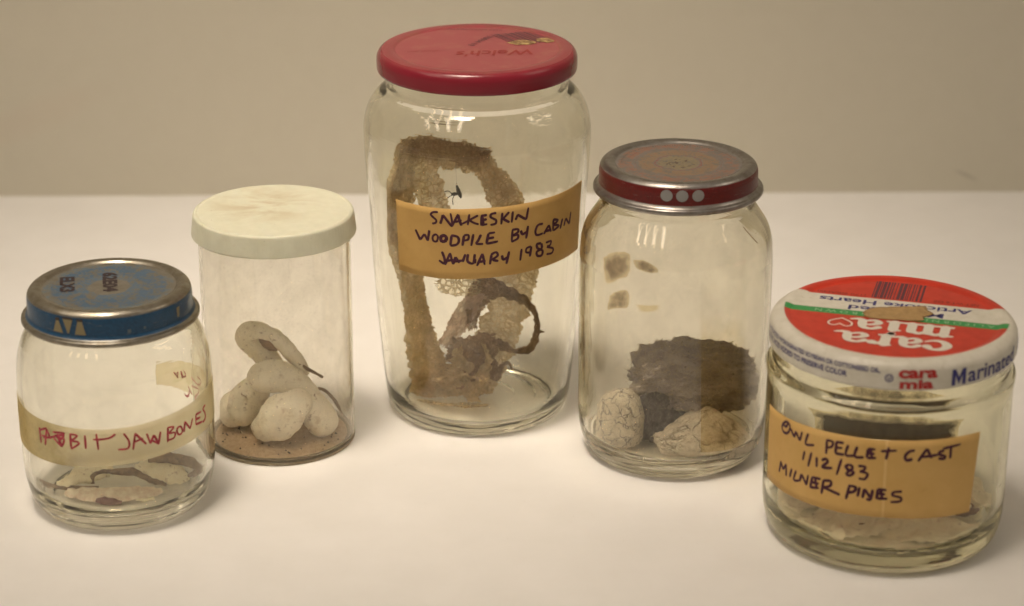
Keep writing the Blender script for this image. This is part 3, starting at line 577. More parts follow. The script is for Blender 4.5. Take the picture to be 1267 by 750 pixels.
pr = spline([(-8.6, -3, 99.8, .35, .3), (-7.9, -3, 97.6, .95, .7), (-7.0, -3, 95.4, .8, .6), (-6.8, -3, 94.4, .2, .2)], 5)
sweep([q[:3] for q in pr], [(q[3], q[4]) for q in pr], 10, (0, 1, 0), True, .25, 1.2, 3, V, F)
pr = spline([(-8.0, -3, 96.4, .5, .4), (-9.8, -3, 96.2, .85, .5), (-11, -3, 96.0, .4, .3)], 4)
sweep([q[:3] for q in pr], [(q[3], q[4]) for q in pr], 8, (0, 1, 0), True, .3, 1.2, 4, V, F)
for pl in ([(-10.6, -3, 96.2), (-12, -3.2, 97.6), (-13.6, -3, 97.3)], [(-10.2, -3, 95.8), (-11.6, -3, 95.2), (-12.2, -2.8, 94.6)], [(-9.6, -3, 95.8), (-10.4, -3, 94), (-10.2, -3, 91.6)], [(-8.6, -3, 98), (-8.9, -3, 99.6), (-8.6, -3, 101)]):
    sp_ = spline(pl, 4); sweep(sp_, [(.16, .16)] * len(sp_), 6, None, True, 0, 1, 0, V, F)
build('scrap', V, F, SCRAP_DARK, fr)
V, F = sweep(spline([(-8.6, -3, 100.6), (-8.8, -2, 104), (-9.0, 1, 109)], 3), [(.05, .05)] * 7, 6)
build('thread', V, F, plain('thread_grey', (.20, .17, .12)), fr)
STAIN = NT('brown_stain'); q = STAIN.obj(); tpn = STAIN.n('BsdfTransparent'); tpn.inputs[0].default_value = (.97, .93, .84, 1)
su_ = STAIN.n('SeparateXYZ'); STAIN.t.links.new(STAIN.uv(), su_.inputs[0])
STAIN = STAIN.done(STAIN.mixs(STAIN.math('MULTIPLY', STAIN.ramp(STAIN.noise(q, .35, 4, .6), .25, .6), STAIN.math('SUBTRACT', 1, STAIN.ramp(su_.outputs[0], .55, 1))), tpn.outputs[0], STAIN.pbr((.23, .155, .075), .7)))
star_patch('stain', [(184.6, 115.2), (197, 116.5), (211, 118.6), (205, 115), (192, 114)], lambda a_, z, l: on_cyl(a_, z, 44.2 - l), STAIN, jar, jag=.1)

# ================================================================== WHITE LID CANISTER
JX, JY = -96.3, 904.4
W_OUT = [(0, .6), (29, .6, .3), (29.6, .02, .3), (30.3, .02, .4), (30.8, .9, .5), (30.8, 40), (30.8, 93, .3)]
W_IN = [(29.5, 93, .3), (29.5, 3.2, 1), (28.6, 1.9, .8), (0, 1.9)]
can = empty('plastic_canister', JX, JY, 'clear straight sided canister with a ribbed cream white cap, holding pale lobed lumps', 'canister')
lathe('canister_body', rounded(W_OUT) + rounded(W_IN), PLASTIC, can, wob=.15)
m = NT('cream_plastic_cap'); p = m.obj()
sp = m.n('SeparateXYZ'); m.t.links.new(p, sp.inputs[0])
n1 = m.math('MULTIPLY', m.ramp(m.noise(m.stretch(p, .75, 1.5, 1), .05, 5, .6, .6), .44, .60), m.ramp(sp.outputs[2], -.6, -.2))
sm = m.math('SUBTRACT', 1, m.ramp(m.n('VectorMath', operation='DISTANCE', i_0=p, i_1=(-4, 7, 0)).outputs['Value'], 4, 27))
c = m.mix(m.ramp(m.noise(p, .2, 4), .3, .7), (.70, .70, .56), (.64, .64, .50))
c = m.mix(m.math('MULTIPLY', m.math('MULTIPLY', n1, sm), 1.0), c, (.40, .27, .10))
c = m.mix(m.math('MULTIPLY', m.ramp(m.noise(m.stretch(p, .3, 1.6, 1), .5, 4, .7), .60, .74), .25), c, (.52, .42, .22))
c = m.mix(m.math('MULTIPLY', m.ramp(m.noise(p, .7, 2), .745, .77), .6), c, (.16, .12, .08))
CAP = m.done(m.pbr(c, .42, spec=.35, sub=.12, normal=m.bump(m.noise(m.stretch(p, .4, 1.8, 1), .8, 4), .05, .0004)))
lathe('lid', rounded([(0, -.35), (30.4, -.35, .4), (31.3, 0, .5), (32.3, -.6, .7), (32.55, -2.0), (33.2, -8.2), (33.3, -8.8, .2), (33.1, -9.3, .2), (31.5, -9.3), (31.3, -2.4), (0, -1.6)]), CAP, can, seg=600, loc=(0, 0, 100),
      rfun=lambda r, z, a: r + (.05 * (.5 + noise.noise((math.cos(a) * 2, math.sin(a) * 2, 1))) * max(-1, min(1, 2.2 * math.sin(a * 120))) if (r > 32.3 and -8.6 < z < -1.6) else 0))
m = NT('chalky_cast'); p = m.obj()
c = m.mix(m.ramp(m.noise(p, .09, 5, .6), .35, .7), (.95, .90, .77), (.90, .83, .67))
c = m.mix(m.math('MULTIPLY', m.ramp(m.noise(p, .22, 5, .7), .56, .70), .55), c, (.50, .37, .24))
c = m.mix(m.math('MULTIPLY', m.math('MULTIPLY', m.ramp(m.noise(p, .55, 5, .65), .57, .66), m.ramp(m.noise(p, .13, 3), .50, .60)), .85), c, (.26, .16, .11))
CHALK = m.done(m.pbr(c, .8, spec=.2, sub=.06, normal=m.bump(m.noise(p, .5, 4, .55), .22, .0012)))
def lump(name, pts, label, seed, nz=.7, mat=CHALK):
    pr = spline(pts, 8)
    e0, e1 = pr[0], pr[-1]
    def cap(e, nb):
        d = (Vector(e[:3]) - Vector(nb[:3])).normalized(); out = []
        for k in range(1, 7):
            t = k / 6 * math.pi / 2
            out.append(tuple(Vector(e[:3]) + d * e[3] * math.sin(t)) + (max(.05, e[3] * math.cos(t)), max(.05, e[4] * math.cos(t))))
        return out
    pr = cap(e0, pr[1])[::-1] + pr + cap(e1, pr[-2])
    V, F = sweep([q[:3] for q in pr], [(q[3], q[4]) for q in pr], 28, None, True, nz, .17, seed)
    V = [tuple(Vector(v) * (1) + Vector((1, 1, 1)) * .22 * noise.noise(Vector(v) * .9)) for v in V]
    o = fix_normals(build(name, inside_jar(V, 29.0, 2.4), F, mat, None, loc=(JX, JY, 0)))
    return tag(o, label, 'cast', 'pale lobed casts in the canister')
lump('pale_cast', [(-2.5, 4, 29, 5.0, 5), (-6, 4, 34.5, 5.2, 5.2), (-10, 3, 40, 5.2, 5.2), (-13, 2, 44, 5.0, 5.0), (-11.4, 1, 46.8, 4.2, 4.2), (-7, 0, 47.2, 3.5, 3.5), (-1, 0, 44.2, 3.3, 3.3), (4, 0, 39, 3.3, 3.2), (8, 0, 33.4, 3.0, 2.8), (10.6, 0, 29.5, 2.2, 2)],
     'pale chalky cast bent into a hook, topmost of the heap in the canister', 1, .6)
lump('pale_cast', [(-6.4, -5, 28.6, 6.4, 6.2), (-1.5, -6, 29.8, 7.0, 6.6), (4, -7, 28.8, 6.2, 5.8), (9, -6, 24.6, 5.6, 5.4), (12.6, -6, 18.8, 5.8, 5.6), (15.6, -6, 13.4, 6.6, 6.4), (17.4, -6, 9.6, 6.8, 6.4)],
     'smooth pale sausage shaped cast slanting down to the right side of the canister', 2, .6)
lump('pale_cast', [(-4.8, -13, 9.8, 6.2, 5.8), (-1, -14, 12.4, 8.6, 7.4), (3, -13.5, 16.4, 9.0, 7.8), (7.4, -12, 20.4, 6.8, 6.2)], 'rounded oval cast with dark pitted marks, frontmost in the canister', 3, .8)
lump('pale_cast', [(-15.5, -1, 12, 6.6, 6.4), (-13.8, 0, 16.4, 7.4, 7), (-10.6, 0, 20.6, 6.4, 6.2)], 'pale bulging cast leaning under the hooked one at the left of the canister', 4, .9)
lump('pale_cast', [(-20.6, 2, 9.6, 6.2, 6), (-19, 7, 11, 7, 7), (-13, 12, 10, 6, 6)], 'low shadowed cast at the far left wall of the canister beside the blue lidded jar', 5, .9)
V, F = blob((-3.6, 0, 42.0), (4.6, 1.8, 3.0), 8, .2, 1.6, 4, ry=38)
tag(build('dry_fragment', V, F, plain('brown_dry_fragment', (.30, .20, .13), .8), None, loc=(JX, JY, 0)), 'brown dry fragment caught in the bend of the hooked cast', 'fragment')
TWIG = plain('dry_twig', (.20, .13, .065), .75)
for pl, r_, lb in (([(5, -1, 37), (8, -2.6, 34), (12, -1.6, 31), (18, 0, 26.6)], .9, 'short dry brown twig poking out to the right of the hooked cast'),
                   ([(13, 4, 20), (18, 5, 18.6), (22.5, 5, 13.6), (25.6, 4, 7.4)], .7, 'thin dry stalk arching down behind the slanting cast')):
    sp_ = spline(pl, 5); V, F = sweep(sp_, [(r_ * (1 if 2 < i < len(sp_) - 3 else .7), r_ * .6) for i in range(len(sp_))], 8, None, True, .3, .8, 2)
    tag(build('twig', V, F, TWIG, None, loc=(JX, JY, 0)), lb, 'twig')
m = NT('brown_dust'); p = m.obj()
DUST = m.done(m.pbr(m.mix(m.ramp(m.noise(p, .5, 6, .7), .35, .7), (.62, .48, .32), (.44, .32, .20)), .9, spec=.1, normal=m.bump(m.noise(p, 1.6, 5, .7), .8, .001)))
V, F = [], []; nr, ns = 14, 72
V.append((0, 0, 2.8))
for k in range(1, nr + 1):
    for i in range(ns):
        a = 2 * math.pi * i / ns; r = 27.4 * k / nr
        V.append((r * math.sin(a), -r * math.cos(a), (2.5 + .5 * noise.fractal((r * math.sin(a) * .3, r * math.cos(a) * .3, 0), 1, 2, 4) + .5 * (1 - k / nr)) if k < nr else 1.95))
for i in range(ns):
    F.append((0, 1 + i, 1 + (i + 1) % ns))
    for k in range(nr - 1):
        a = 1 + k * ns; F.append((a + i, a + ns + i, a + ns + (i + 1) % ns, a + (i + 1) % ns))
d = build('brown_dust', V, F, DUST, None, loc=(JX, JY, 0)); tag(d, 'brown crumbled dust covering the floor of the canister', 'dust', kind='stuff')
V, F = [], []
for k in range(90):
    a = random.uniform(0, 6.28); r = 27 * math.sqrt(random.random()); s = random.uniform(.2, .6); n = len(V); x, y = r * math.sin(a), -r * math.cos(a)
    V += [(x - s, y, 2.6), (x + s, y - s, 2.7), (x, y + s, 2.6), (x, y, 3.0 + s)]; F += [(n, n + 1, n + 3), (n + 1, n + 2, n + 3), (n + 2, n, n + 3), (n, n + 2, n + 1)]
cr = build('crumbs', V, F, SCRAP_DARK, None, loc=(JX, JY, 0)); tag(cr, 'dark crumbs scattered in the dust on the canister floor', 'crumbs', kind='stuff')

# ================================================================== RABBIT JAW JAR
JX, JY = -153.9, 846.3
L_OUT = [(0, 1.5), (25, 1, 2), (29, .02, 1.2), (31.5, .7, 2), (34.6, 4.6, 3), (36.4, 11, 4), (37.3, 19, 5), (37.6, 40, 8), (37.4, 56, 5), (36.6, 63.5, 4), (34.4, 70.5, 3), (31.5, 75.2, 2.5), (29.8, 77, 1), (29.8, 82), (29.8, 86, .4)]
L_IN = [(27.6, 86, .4), (27.6, 76, 2), (32.4, 69.3, 3), (34.5, 62.5, 4), (35.2, 55, 5), (35.4, 40, 8), (35.1, 19, 5), (34.2, 12, 4), (31.5, 7.6, 4), (26, 6.2, 2), (0, 6.0)]
rL = prof_r(L_OUT)
jar = empty('glass_jar', JX, JY, 'squat clear glass jar with a worn blue metal lid and cream RABBIT JAW BONES tape', 'jar')
lathe('jar_body', rounded(L_OUT) + rounded(L_IN), GLASS_A, jar, wob=.12)

def tin_lid(name, rust_a, rust_b, paint, ring_cols, zlo, zhi, rr, skirt_dark):
    """worn printed tin: bare metal rim and bead, painted skirt, rubbed printed rings on top"""
    m = NT(name); p = m.obj(); sp = m.n('SeparateXYZ'); m.t.links.new(p, sp.inputs[0])
    rad = m.math('SQRT', m.math('ADD', m.math('POWER', sp.outputs[0], 2), m.math('POWER', sp.outputs[1], 2)))
    flat = m.math('MULTIPLY', m.ramp(sp.outputs[2], -2.0, -1.75), m.math('SUBTRACT', 1, m.ramp(rad, rr - .4, rr + .2)))
    skirt = m.math('MULTIPLY', m.ramp(sp.outputs[2], zlo - .15, zlo + .15), m.math('SUBTRACT', 1, m.ramp(sp.outputs[2], zhi - .15, zhi + .15)))
    skirt = m.math('MULTIPLY', skirt, m.ramp(rad, 30.2, 30.6))
    n1 = m.noise(p, .22, 5, .7); n2 = m.noise(p, .9, 4, .6)
    metal = m.mix(m.ramp(n1, .35, .7), rust_a, rust_b)
    c = m.mix(m.math('MULTIPLY', flat, .62), metal, tuple(x * .42 for x in rust_b))
    wr = m.math('ADD', rad, m.math('MULTIPLY', m.math('SUBTRACT', m.noise(p, .16, 5, .7), .5), 5.5))
    for (r0, r1, colr, amt) in ring_cols:
        band_ = m.math('MULTIPLY', m.ramp(wr, r0, r0 + .5), m.math('SUBTRACT', 1, m.ramp(wr, r1 - .5, r1)))
        worn = m.ramp(m.math('ADD', m.math('MULTIPLY', n1, .6), m.math('MULTIPLY', n2, .4)), .37 + amt * .15, .46 + amt * .15)
        k = m.math('MULTIPLY', m.math('MULTIPLY', band_, flat), m.math('SUBTRACT', 1, worn))
        c = m.mix(m.math('MULTIPLY', k, .8), c, colr)
    scr = m.ramp(m.noise(m.stretch(p, .25, .25, 2.4), .6, 4, .7), .60, .68)
    paintc = m.mix(m.ramp(n2, .4, .8), paint, skirt_dark)
    skm = m.math('MULTIPLY', skirt, m.math('SUBTRACT', 1, m.math('MULTIPLY', scr, .35)))
    c = m.mix(skm, c, paintc)
    met = m.math('MULTIPLY', m.math('SUBTRACT', 1, skm), m.math('MULTIPLY_ADD', flat, -.62, .95))
    rough = m.math('ADD', m.math('MULTIPLY_ADD', n1, .2, .22), m.math('MULTIPLY', flat, .12))
    return m.done(m.pbr(c, rough, met, spec=.5, normal=m.bump(m.math('ADD', n1, m.math('MULTIPLY', n2, .5)), .06, .0006)))
TIN_BLUE = tin_lid('worn_blue_tin', (.37, .345, .295), (.24, .21, .155), (.007, .058, .135), [(8, 12.5, (.06, .14, .23), .6), (12.0, 22.5, (.035, .115, .215), .75), (22.0, 25, (.09, .15, .20), .5)], -10.6, -2.2, 25.6, (.004, .030, .065))
L_LID = [(0, -1.4), (25.4, -1.4, .5), (26.5, -.4, .5), (28.7, 0, 1.3), (31.0, -1.6, 1.6), (31.25, -4), (31.4, -9.6, .4), (32.3, -10.9, .7), (33.8, -11.1, .8), (34.0, -12.8, .8), (32.5, -13.4, .5), (31, -12.8, .3), (30.7, -4), (0, -2.6)]
lid = lathe('lid', rounded(L_LID), TIN_BLUE, jar, loc=(0, 0, 90.2), wob=.1)
BEIGE = plain('beige_print', (.23, .19, .10), .5)
def tri(th, z0, z1, w0, w1, r):
    V, F = [], []
    for side in (0, 1):
        for z, w_ in ((z0, w0), (z1, w1)):
            for k in (-1, 0, 1): V.append(on_cyl(th + k * w_ / 2, z, r - .04 + .07 * side))
    F = [(0, 1, 4, 3), (1, 2, 5, 4), (6, 9, 10, 7), (7, 10, 11, 8), (0, 3, 9, 6), (2, 8, 11, 5), (3, 4, 10, 9), (4, 5, 11, 10), (0, 6, 7, 1), (1, 7, 8, 2)]
    return V, F
BROWNP = plain('brown_print', (.05, .032, .02), .5); CHIP = plain('grey_chip', (.09, .12, .14), .5)
for a_ in ((-28.6, -8.8, -4.2, 8.0, 2.4), (-20.4, -8.6, -3.2, 1.2, 7.4), (-11.4, -8.8, -3.6, 8.0, 3.2), (63, -8.0, -4, 2.2, 3.4)):
    V, F = tri(*a_, 31.45); build('printed_triangle', V, F, BEIGE, lid, smooth=False)
for a_ in ((-28.6, -4.1, -3.0, 3.4, 3.4), (-20.4, -3.1, -2.4, 7.6, 7.6), (-11.4, -3.5, -2.6, 4.4, 4.4)):
    V, F = tri(*a_, 31.45); build('printed_cap', V, F, BROWNP, lid, smooth=False)
for a_ in ((22, -8.6, -7.2, 2.4, 2.4), (33, -8.0, -7.0, 1.6, 1.6)):
    V, F = tri(*a_, 31.45); build('paint_chip', V, F, CHIP, lid, smooth=False)
STAMP = plain('stamped_dark_ink', (.028, .014, .018), .5)
for a_ in (('ELX3', -16.4, 2.2, 16, 5.8, -1.28), ('62E04', -.4, 5.0, 20.5, 5.8, -1.28)):
    V, F = flat_text(*a_, rot=-80, offset=.045); build('stamped_code', V, F, STAMP, lid, smooth=False)
m = NT('cream_masking_tape'); u = m.uv(); p = m.obj(); su = m.n('SeparateXYZ'); m.t.links.new(u, su.inputs[0])
yl = m.math('SUBTRACT', 1, m.ramp(m.math('ADD', su.outputs[0], m.math('MULTIPLY', m.noise(p, .12, 4, .7), .10)), .33, .40))
c = m.mix(m.ramp(m.noise(p, .15, 4), .3, .7), (.93, .89, .72), (.87, .81, .63))
c = m.mix(m.math('MULTIPLY', yl, .8), c, m.mix(m.ramp(m.noise(p, .3, 5, .7), .4, .65), (.60, .48, .17), (.46, .35, .11)))
dfn = m.n('BsdfDiffuse'); m.t.links.new(c, dfn.inputs[0]); tl = m.n('BsdfTranslucent'); m.t.links.new(c, tl.inputs[0]); tp = m.n('BsdfTransparent'); tp.inputs[0].default_value = (.96, .92, .80, 1)
gl = m.n('BsdfGlossy', i_Roughness=.3); 
TAPE = m.done(m.mixs(.03, m.mixs(m.math('MULTIPLY_ADD', m.ramp(su.outputs[0], .66, .78), .38, .54), m.mixs(.5, dfn.outputs[0], tl.outputs[0]), tp.outputs[0]), gl.outputs[0]))
tp_top = [(-76, 49.6), (-66, 47.9), (-30, 46.2), (12, 46.3), (50, 48.6), (88, 50.8), (130, 47.5), (163, 43.8)]
tp_bot = [(-76, 31.2), (-64, 29.8), (-28, 29.6), (10, 31.2), (50, 33.2), (88, 34.8), (130, 33.5), (163, 33.0)]
INK_BLEED = NT('bled_red_ink'); _d = INK_BLEED.n('BsdfDiffuse'); _d.inputs[0].default_value = (.45, .06, .10, 1); _t = INK_BLEED.n('BsdfTranslucent'); _t.inputs[0].default_value = (.80, .20, .27, 1); _p = INK_BLEED.n('BsdfTransparent'); _p.inputs[0].default_value = (.9, .45, .5, 1)
INK_BLEED = INK_BLEED.done(INK_BLEED.mixs(.3, INK_BLEED.mixs(.6, _d.outputs[0], _t.outputs[0]), _p.outputs[0]))
tape = cyl_sheet('writing_tape', tp_top, tp_bot, rL, TAPE, jar, gap=.05, thick=.08, nu=150, nv=6)
ink('handwriting', INK['L'], lambda z: rL(z) + .14, .50, INK_RED, tape)
ink('handwriting', [[(t, z - 2.5) for t, z in s] for s in INK['LB']], lambda z: rL(z) + .15, .5, INK_BLEED, tape)

m = NT('old_bone'); p = m.obj()
c = m.mix(m.ramp(m.noise(p, .2, 5, .65), .38, .66), (.96, .90, .68), (.88, .79, .55))
c = m.mix(m.math('MULTIPLY', m.ramp(m.noise(p, .45, 5, .7), .57, .68), .7), c, (.40, .26, .12))
BONE = m.done(m.pbr(c, .6, spec=.3, normal=m.bump(m.noise(p, .9, 4, .6), .5, .001)))
m = NT('stained_bone'); p = m.obj()
BONE_D = m.done(m.pbr(m.mix(m.ramp(m.noise(p, .3, 5, .65), .35, .62), (.15, .10, .075), (.36, .26, .16)), .6, normal=m.bump(m.noise(p, 1, 4), .4, .001)))
m = NT('pale_bone'); p = m.obj()
BONE_P = m.done(m.pbr(m.mix(m.ramp(m.noise(p, .3, 5, .65), .4, .66), (.92, .84, .68), (.72, .56, .42)), .65, normal=m.bump(m.noise(p, 1, 4), .4, .001)))
def bone(name, pts, mat, parent, seed, wide=(0, -.55, .83), nz=.7, seg=20):
    pr = spline(pts, 7); V, F = sweep([q[:3] for q in pr], [(q[3], q[4]) for q in pr], seg, wide, True, nz, .35, seed)
    return fix_normals(build(name, inside_jar(V, 33.2, 6.25), F, mat, parent, loc=(0, 0, 0) if parent else (JX, JY, 0)))
jb = empty('jaw_bone', JX, JY, 'yellowish left jaw bone with dark curved tooth, at the left in the squat jar', 'jaw bone', 'rabbit jaw bones')
bone('jaw_plate', [(-24.5, -6, 8.4, 1.2, 1.0), (-20, -4, 8.6, 2.8, 1.4), (-15.5, 0, 9.8, 4.6, 1.7), (-11, 3, 10.8, 5.6, 1.6), (-7, 5, 11, 5, 1.3), (-4.6, 6, 11, 3, .9)], BONE, jb, 21, nz=1.0)
bone('tooth', [(-31, -7, 11.0, .35, .3), (-29.6, -7, 9.0, .9, .8), (-26, -7, 7.7, 1.2, 1.0), (-21, -6.4, 7.0, 1.1, .9), (-14, -6, 6.9, .8, .7), (-8, -5.6, 7.2, .6, .5)], BONE_D, jb, 22, nz=.3)
jb = empty('jaw_bone', JX, JY, 'yellowish right jaw bone ending in a thick dark grey stump beside the canister side', 'jaw bone', 'rabbit jaw bones')
bone('jaw_plate', [(5, 4, 11, 2, 1), (10, 4, 11, 4, 1.4), (15, 3, 10, 5.4, 1.5), (20, 2, 9, 5, 1.4), (24, 1, 8, 3.2, 1), (27, 1, 7.4, 1, .7)], BONE, jb, 23, nz=1.0)
bone('tooth', [(10, 5, 14, 1.2, 1.2), (15, 6, 14.2, 2.1, 1.8), (21, 6, 13.8, 2.3, 2), (27, 5, 12.8, 2.2, 1.9), (30.5, 3, 11.2, 1.8, 1.5), (29, 1, 9.6, 1.4, 1.1), (26, 0, 9.2, .6, .5)], BONE_D, jb, 24, nz=.5)
o = bone('bone_fragment', [(-11.2, -2, 6.9, .8, .7), (-11, -1, 9.8, .9, .8), (-8, 1, 10.4, .8, .7), (-3, 2, 10.2, 1.2, .9), (1, 2, 10.2, 1.8, 1.2), (5, 2, 10, 1.8, 1.2), (9, 1, 8.6, 1.4, 1.1), (13, -1, 7.4, 1.3, 1), (18, -3, 6.9, .8, .6)], BONE_D, None, 25, nz=.5)
tag(o, 'thin brown arched bone fragment between the two yellowish jaw bones', 'bone', 'loose bone fragments')
o = bone('bone_fragment', [(-20, -10, 6.7, 2, .8), (-13, -12, 6.9, 4, 1), (-5, -13, 7, 5, 1.1), (4, -12, 6.9, 5, 1), (12, -10, 6.8, 3.5, .8), (17, -8, 6.6, 1.4, .5)], BONE_P, None, 26, wide=(0, -.2, .98), nz=1.3)
tag(o, 'flat pale pinkish bone flake lying in front of the jaw bones on the jar floor', 'bone', 'loose bone fragments')
o = bone('bone_fragment', [(-7, -18, 6.8, .8, .6), (-4, -18.6, 7.2, 1.8, 1.1), (-.5, -19.4, 7.1, 2, 1.1), (3, -19.6, 6.8, .9, .5)], plain('purple_brown_bone', (.20, .10, .085), .6), None, 27, nz=.7)
tag(o, 'small dark purplish bone fragment nearest the front of the squat jar', 'bone', 'loose bone fragments')
o = bone('bone_fragment', [(8, -16, 6.5, .5, .4), (11.5, -17, 6.8, 1.0, .6), (15, -15.6, 6.7, .8, .5)], BONE, None, 28, nz=.4)
tag(o, 'tiny curved yellow bone sliver at the front right of the squat jar floor', 'bone', 'loose bone fragments')
# ================================================================== PELLET JAR (red lid)
JX, JY = 65.9, 895.4
B_OUT = [(0, 1.6), (27, 1.2, 2), (31, .02, 1.2), (33.6, .7, 1.5), (35, 3, 1), (35.2, 4.2, .6), (36.4, 5, 1), (37.9, 10, 4), (38.7, 18, 6), (38.8, 40), (38.8, 85, 6), (38.3, 93, 4), (36.6, 98.2, 4), (32, 105, 3), (30.1, 107.6, 1), (30, 112), (30, 121, .4)]
B_IN = [(27.6, 121, .4), (27.6, 106.5, 2), (34.2, 97, 3.5), (36, 92, 4), (36.4, 85), (36.4, 18, 6), (35.4, 11, 4), (33, 7.8, 3), (28, 6.6, 2), (0, 6.4)]
rB = prof_r(B_OUT)
jar = empty('glass_jar', JX, JY, 'unlabelled dusty glass jar with a red metal lid printed with three grey dots', 'jar')
lathe('jar_body', rounded(B_OUT) + rounded(B_IN), GLASS_B, jar, wob=.2)
TIN_RED = tin_lid('worn_red_tin', (.36, .345, .33), (.24, .215, .19), (.115, .004, .003), [(8.6, 9.8, (.26, .05, .04), .6), (9.8, 16.4, (.27, .17, .09), .9), (13, 14.2, (.28, .07, .05), .3), (16.6, 17.8, (.25, .06, .04), .4), (18.2, 24.4, (.28, .13, .08), .6), (20.4, 21.4, (.24, .05, .035), .4), (0, 8.6, (.26, .21, .11), .8)], -8.7, -1.9, 25.2, (.065, .003, .003))
lid = lathe('lid', rounded([(0, -1.4), (25, -1.4, .5), (26.2, -.6, .5), (28.6, 0, 1.2), (31.1, -1.6, 1.6), (31.5, -4), (31.6, -8.6, .4), (32.4, -9.8, .8), (33.7, -10.2, 1), (33.9, -12, 1), (32.4, -12.5, .5), (30.9, -12), (30.8, -4), (0, -2.6)]), TIN_RED, jar, loc=(0, 0, 124.4), wob=.1)
V, F = [], []
for th in (-12.0, -1.1, 10.2):
    n = len(V); N = 28
    V.append(on_cyl(th, -4.6, 31.78))
    for k in range(N):
        a = 2 * math.pi * k / N; V.append(on_cyl(th + math.degrees(2.35 * math.cos(a) / 31.6), -4.6 + 2.35 * math.sin(a), 31.72))
    F += [(n, n + 1 + k, n + 1 + (k + 1) % N) for k in range(N)]
build('printed_dots', V, F, plain('grey_dot_print', (.25, .25, .245), .4), lid)
V, F = [], []
rb = random.Random(9)
for k in range(90):                                   # rubbed lettering round the edge of the panel and worn marks in the middle
    if k < 62:
        a = R(20 + k * 2.6) ; r = 22.6; s = rb.uniform(.35, .8); n = len(V); rt = a
        x, y = r * math.cos(a), r * math.sin(a)
    else:
        a = rb.uniform(0, 6.28); r = rb.uniform(0, 7.5); x, y = r * math.cos(a) - 1, r * math.sin(a) * .9; s = rb.uniform(.5, 1.5); rt = rb.uniform(0, 3)
    n = len(V); c_, s_ = math.cos(rt), math.sin(rt); h = s * rb.uniform(.25, .6)
    V += [(x + c_ * s, y + s_ * s, -1.33), (x - s_ * h, y + c_ * h, -1.33), (x - c_ * s, y - s_ * s, -1.33), (x + s_ * h, y - c_ * h, -1.33)]; F.append((n, n + 1, n + 2, n + 3))
build('worn_print', V, F, plain('worn_dark_print', (.10, .065, .045), .5), lid, smooth=False)
STAIN_O = NT('old_glue_stain'); q = STAIN_O.obj(); tpn = STAIN_O.n('BsdfTransparent'); tpn.inputs[0].default_value = (.97, .93, .84, 1)
su_ = STAIN_O.n('SeparateXYZ'); STAIN_O.t.links.new(STAIN_O.uv(), su_.inputs[0])
fd = STAIN_O.math('SUBTRACT', 1, STAIN_O.ramp(STAIN_O.math('ADD', su_.outputs[0], STAIN_O.math('MULTIPLY', STAIN_O.noise(q, .2, 3), .5)), .72, 1.25))
STAIN_O = STAIN_O.done(STAIN_O.mixs(STAIN_O.math('MULTIPLY', STAIN_O.math('MULTIPLY_ADD', STAIN_O.ramp(STAIN_O.noise(q, .3, 4, .6), .3, .7), .45, .22), fd), tpn.outputs[0], STAIN_O.pbr((.20, .135, .075), .7)))
GLUE = NT('yellowed_tape_film'); q = GLUE.obj(); tpn = GLUE.n('BsdfTransparent'); tpn.inputs[0].default_value = (.965, .92, .81, 1)
gs = GLUE.n('SeparateXYZ'); GLUE.t.links.new(GLUE.uv(), gs.inputs[0])
gf = GLUE.math('MULTIPLY', GLUE.ramp(GLUE.math('ADD', GLUE.math('SUBTRACT', 1, gs.outputs[1]), GLUE.math('MULTIPLY', GLUE.noise(q, .10, 4, .6), .5)), .28, .62), GLUE.ramp(GLUE.math('SUBTRACT', 1, gs.outputs[0]), .0, .35))
GLUE.t.links.new(GLUE.mix(gf, (1, 1, 1), (.968, .925, .83)), tpn.inputs[0])
GLUE = GLUE.done(GLUE.mixs(GLUE.math('MULTIPLY', GLUE.math('MULTIPLY', GLUE.ramp(GLUE.noise(GLUE.stretch(q, 1, 1, .3), .25, 4, .6), .4, .75), gf), .03), tpn.outputs[0], GLUE.pbr((.55, .44, .24), .6)))
cylB = lambda a_, z, l: on_cyl(a_, z, rB(z) + .05 + l)
star_patch('stain', [(-52, 91.5), (-44, 95.4), (-33, 95.8), (-32.2, 88.2), (-40, 84.5), (-48.5, 82)], cylB, STAIN_O, jar, jag=.12)
star_patch('stain', [(-45, 77.4), (-38, 80.6), (-32, 81.2), (-31.8, 74.6), (-40.6, 72.6), (-47, 71)], cylB, STAIN_O, jar, jag=.12)
star_patch('stain', [(-30, 94.2), (-22, 94.6), (-14, 91.6), (-18, 90), (-27, 91)], cylB, STAIN_O, jar, jag=.1)
cyl_sheet('tape_film', [(11.5, 74.9), (26, 73), (43.5, 69.3)], [(14, 14), (32, 13), (52, 12)], rB, GLUE, jar, gap=.04, thick=.05, nu=30, nv=20)
star_patch('stain', [(-28, 76.5), (-20, 76.8), (-12.5, 77.4), (-14, 74.6), (-24, 73.4)], cylB, GLUE, jar, jag=.1)
V, F = sweep(spline([on_cyl(47, 104.2, 33.1), on_cyl(50, 101, 35.0), on_cyl(54, 97.2, 37.2)], 4), [(.16, .12)] * 9, 6)
build('scratch', V, F, plain('scratch_brown', (.20, .14, .07)), jar)

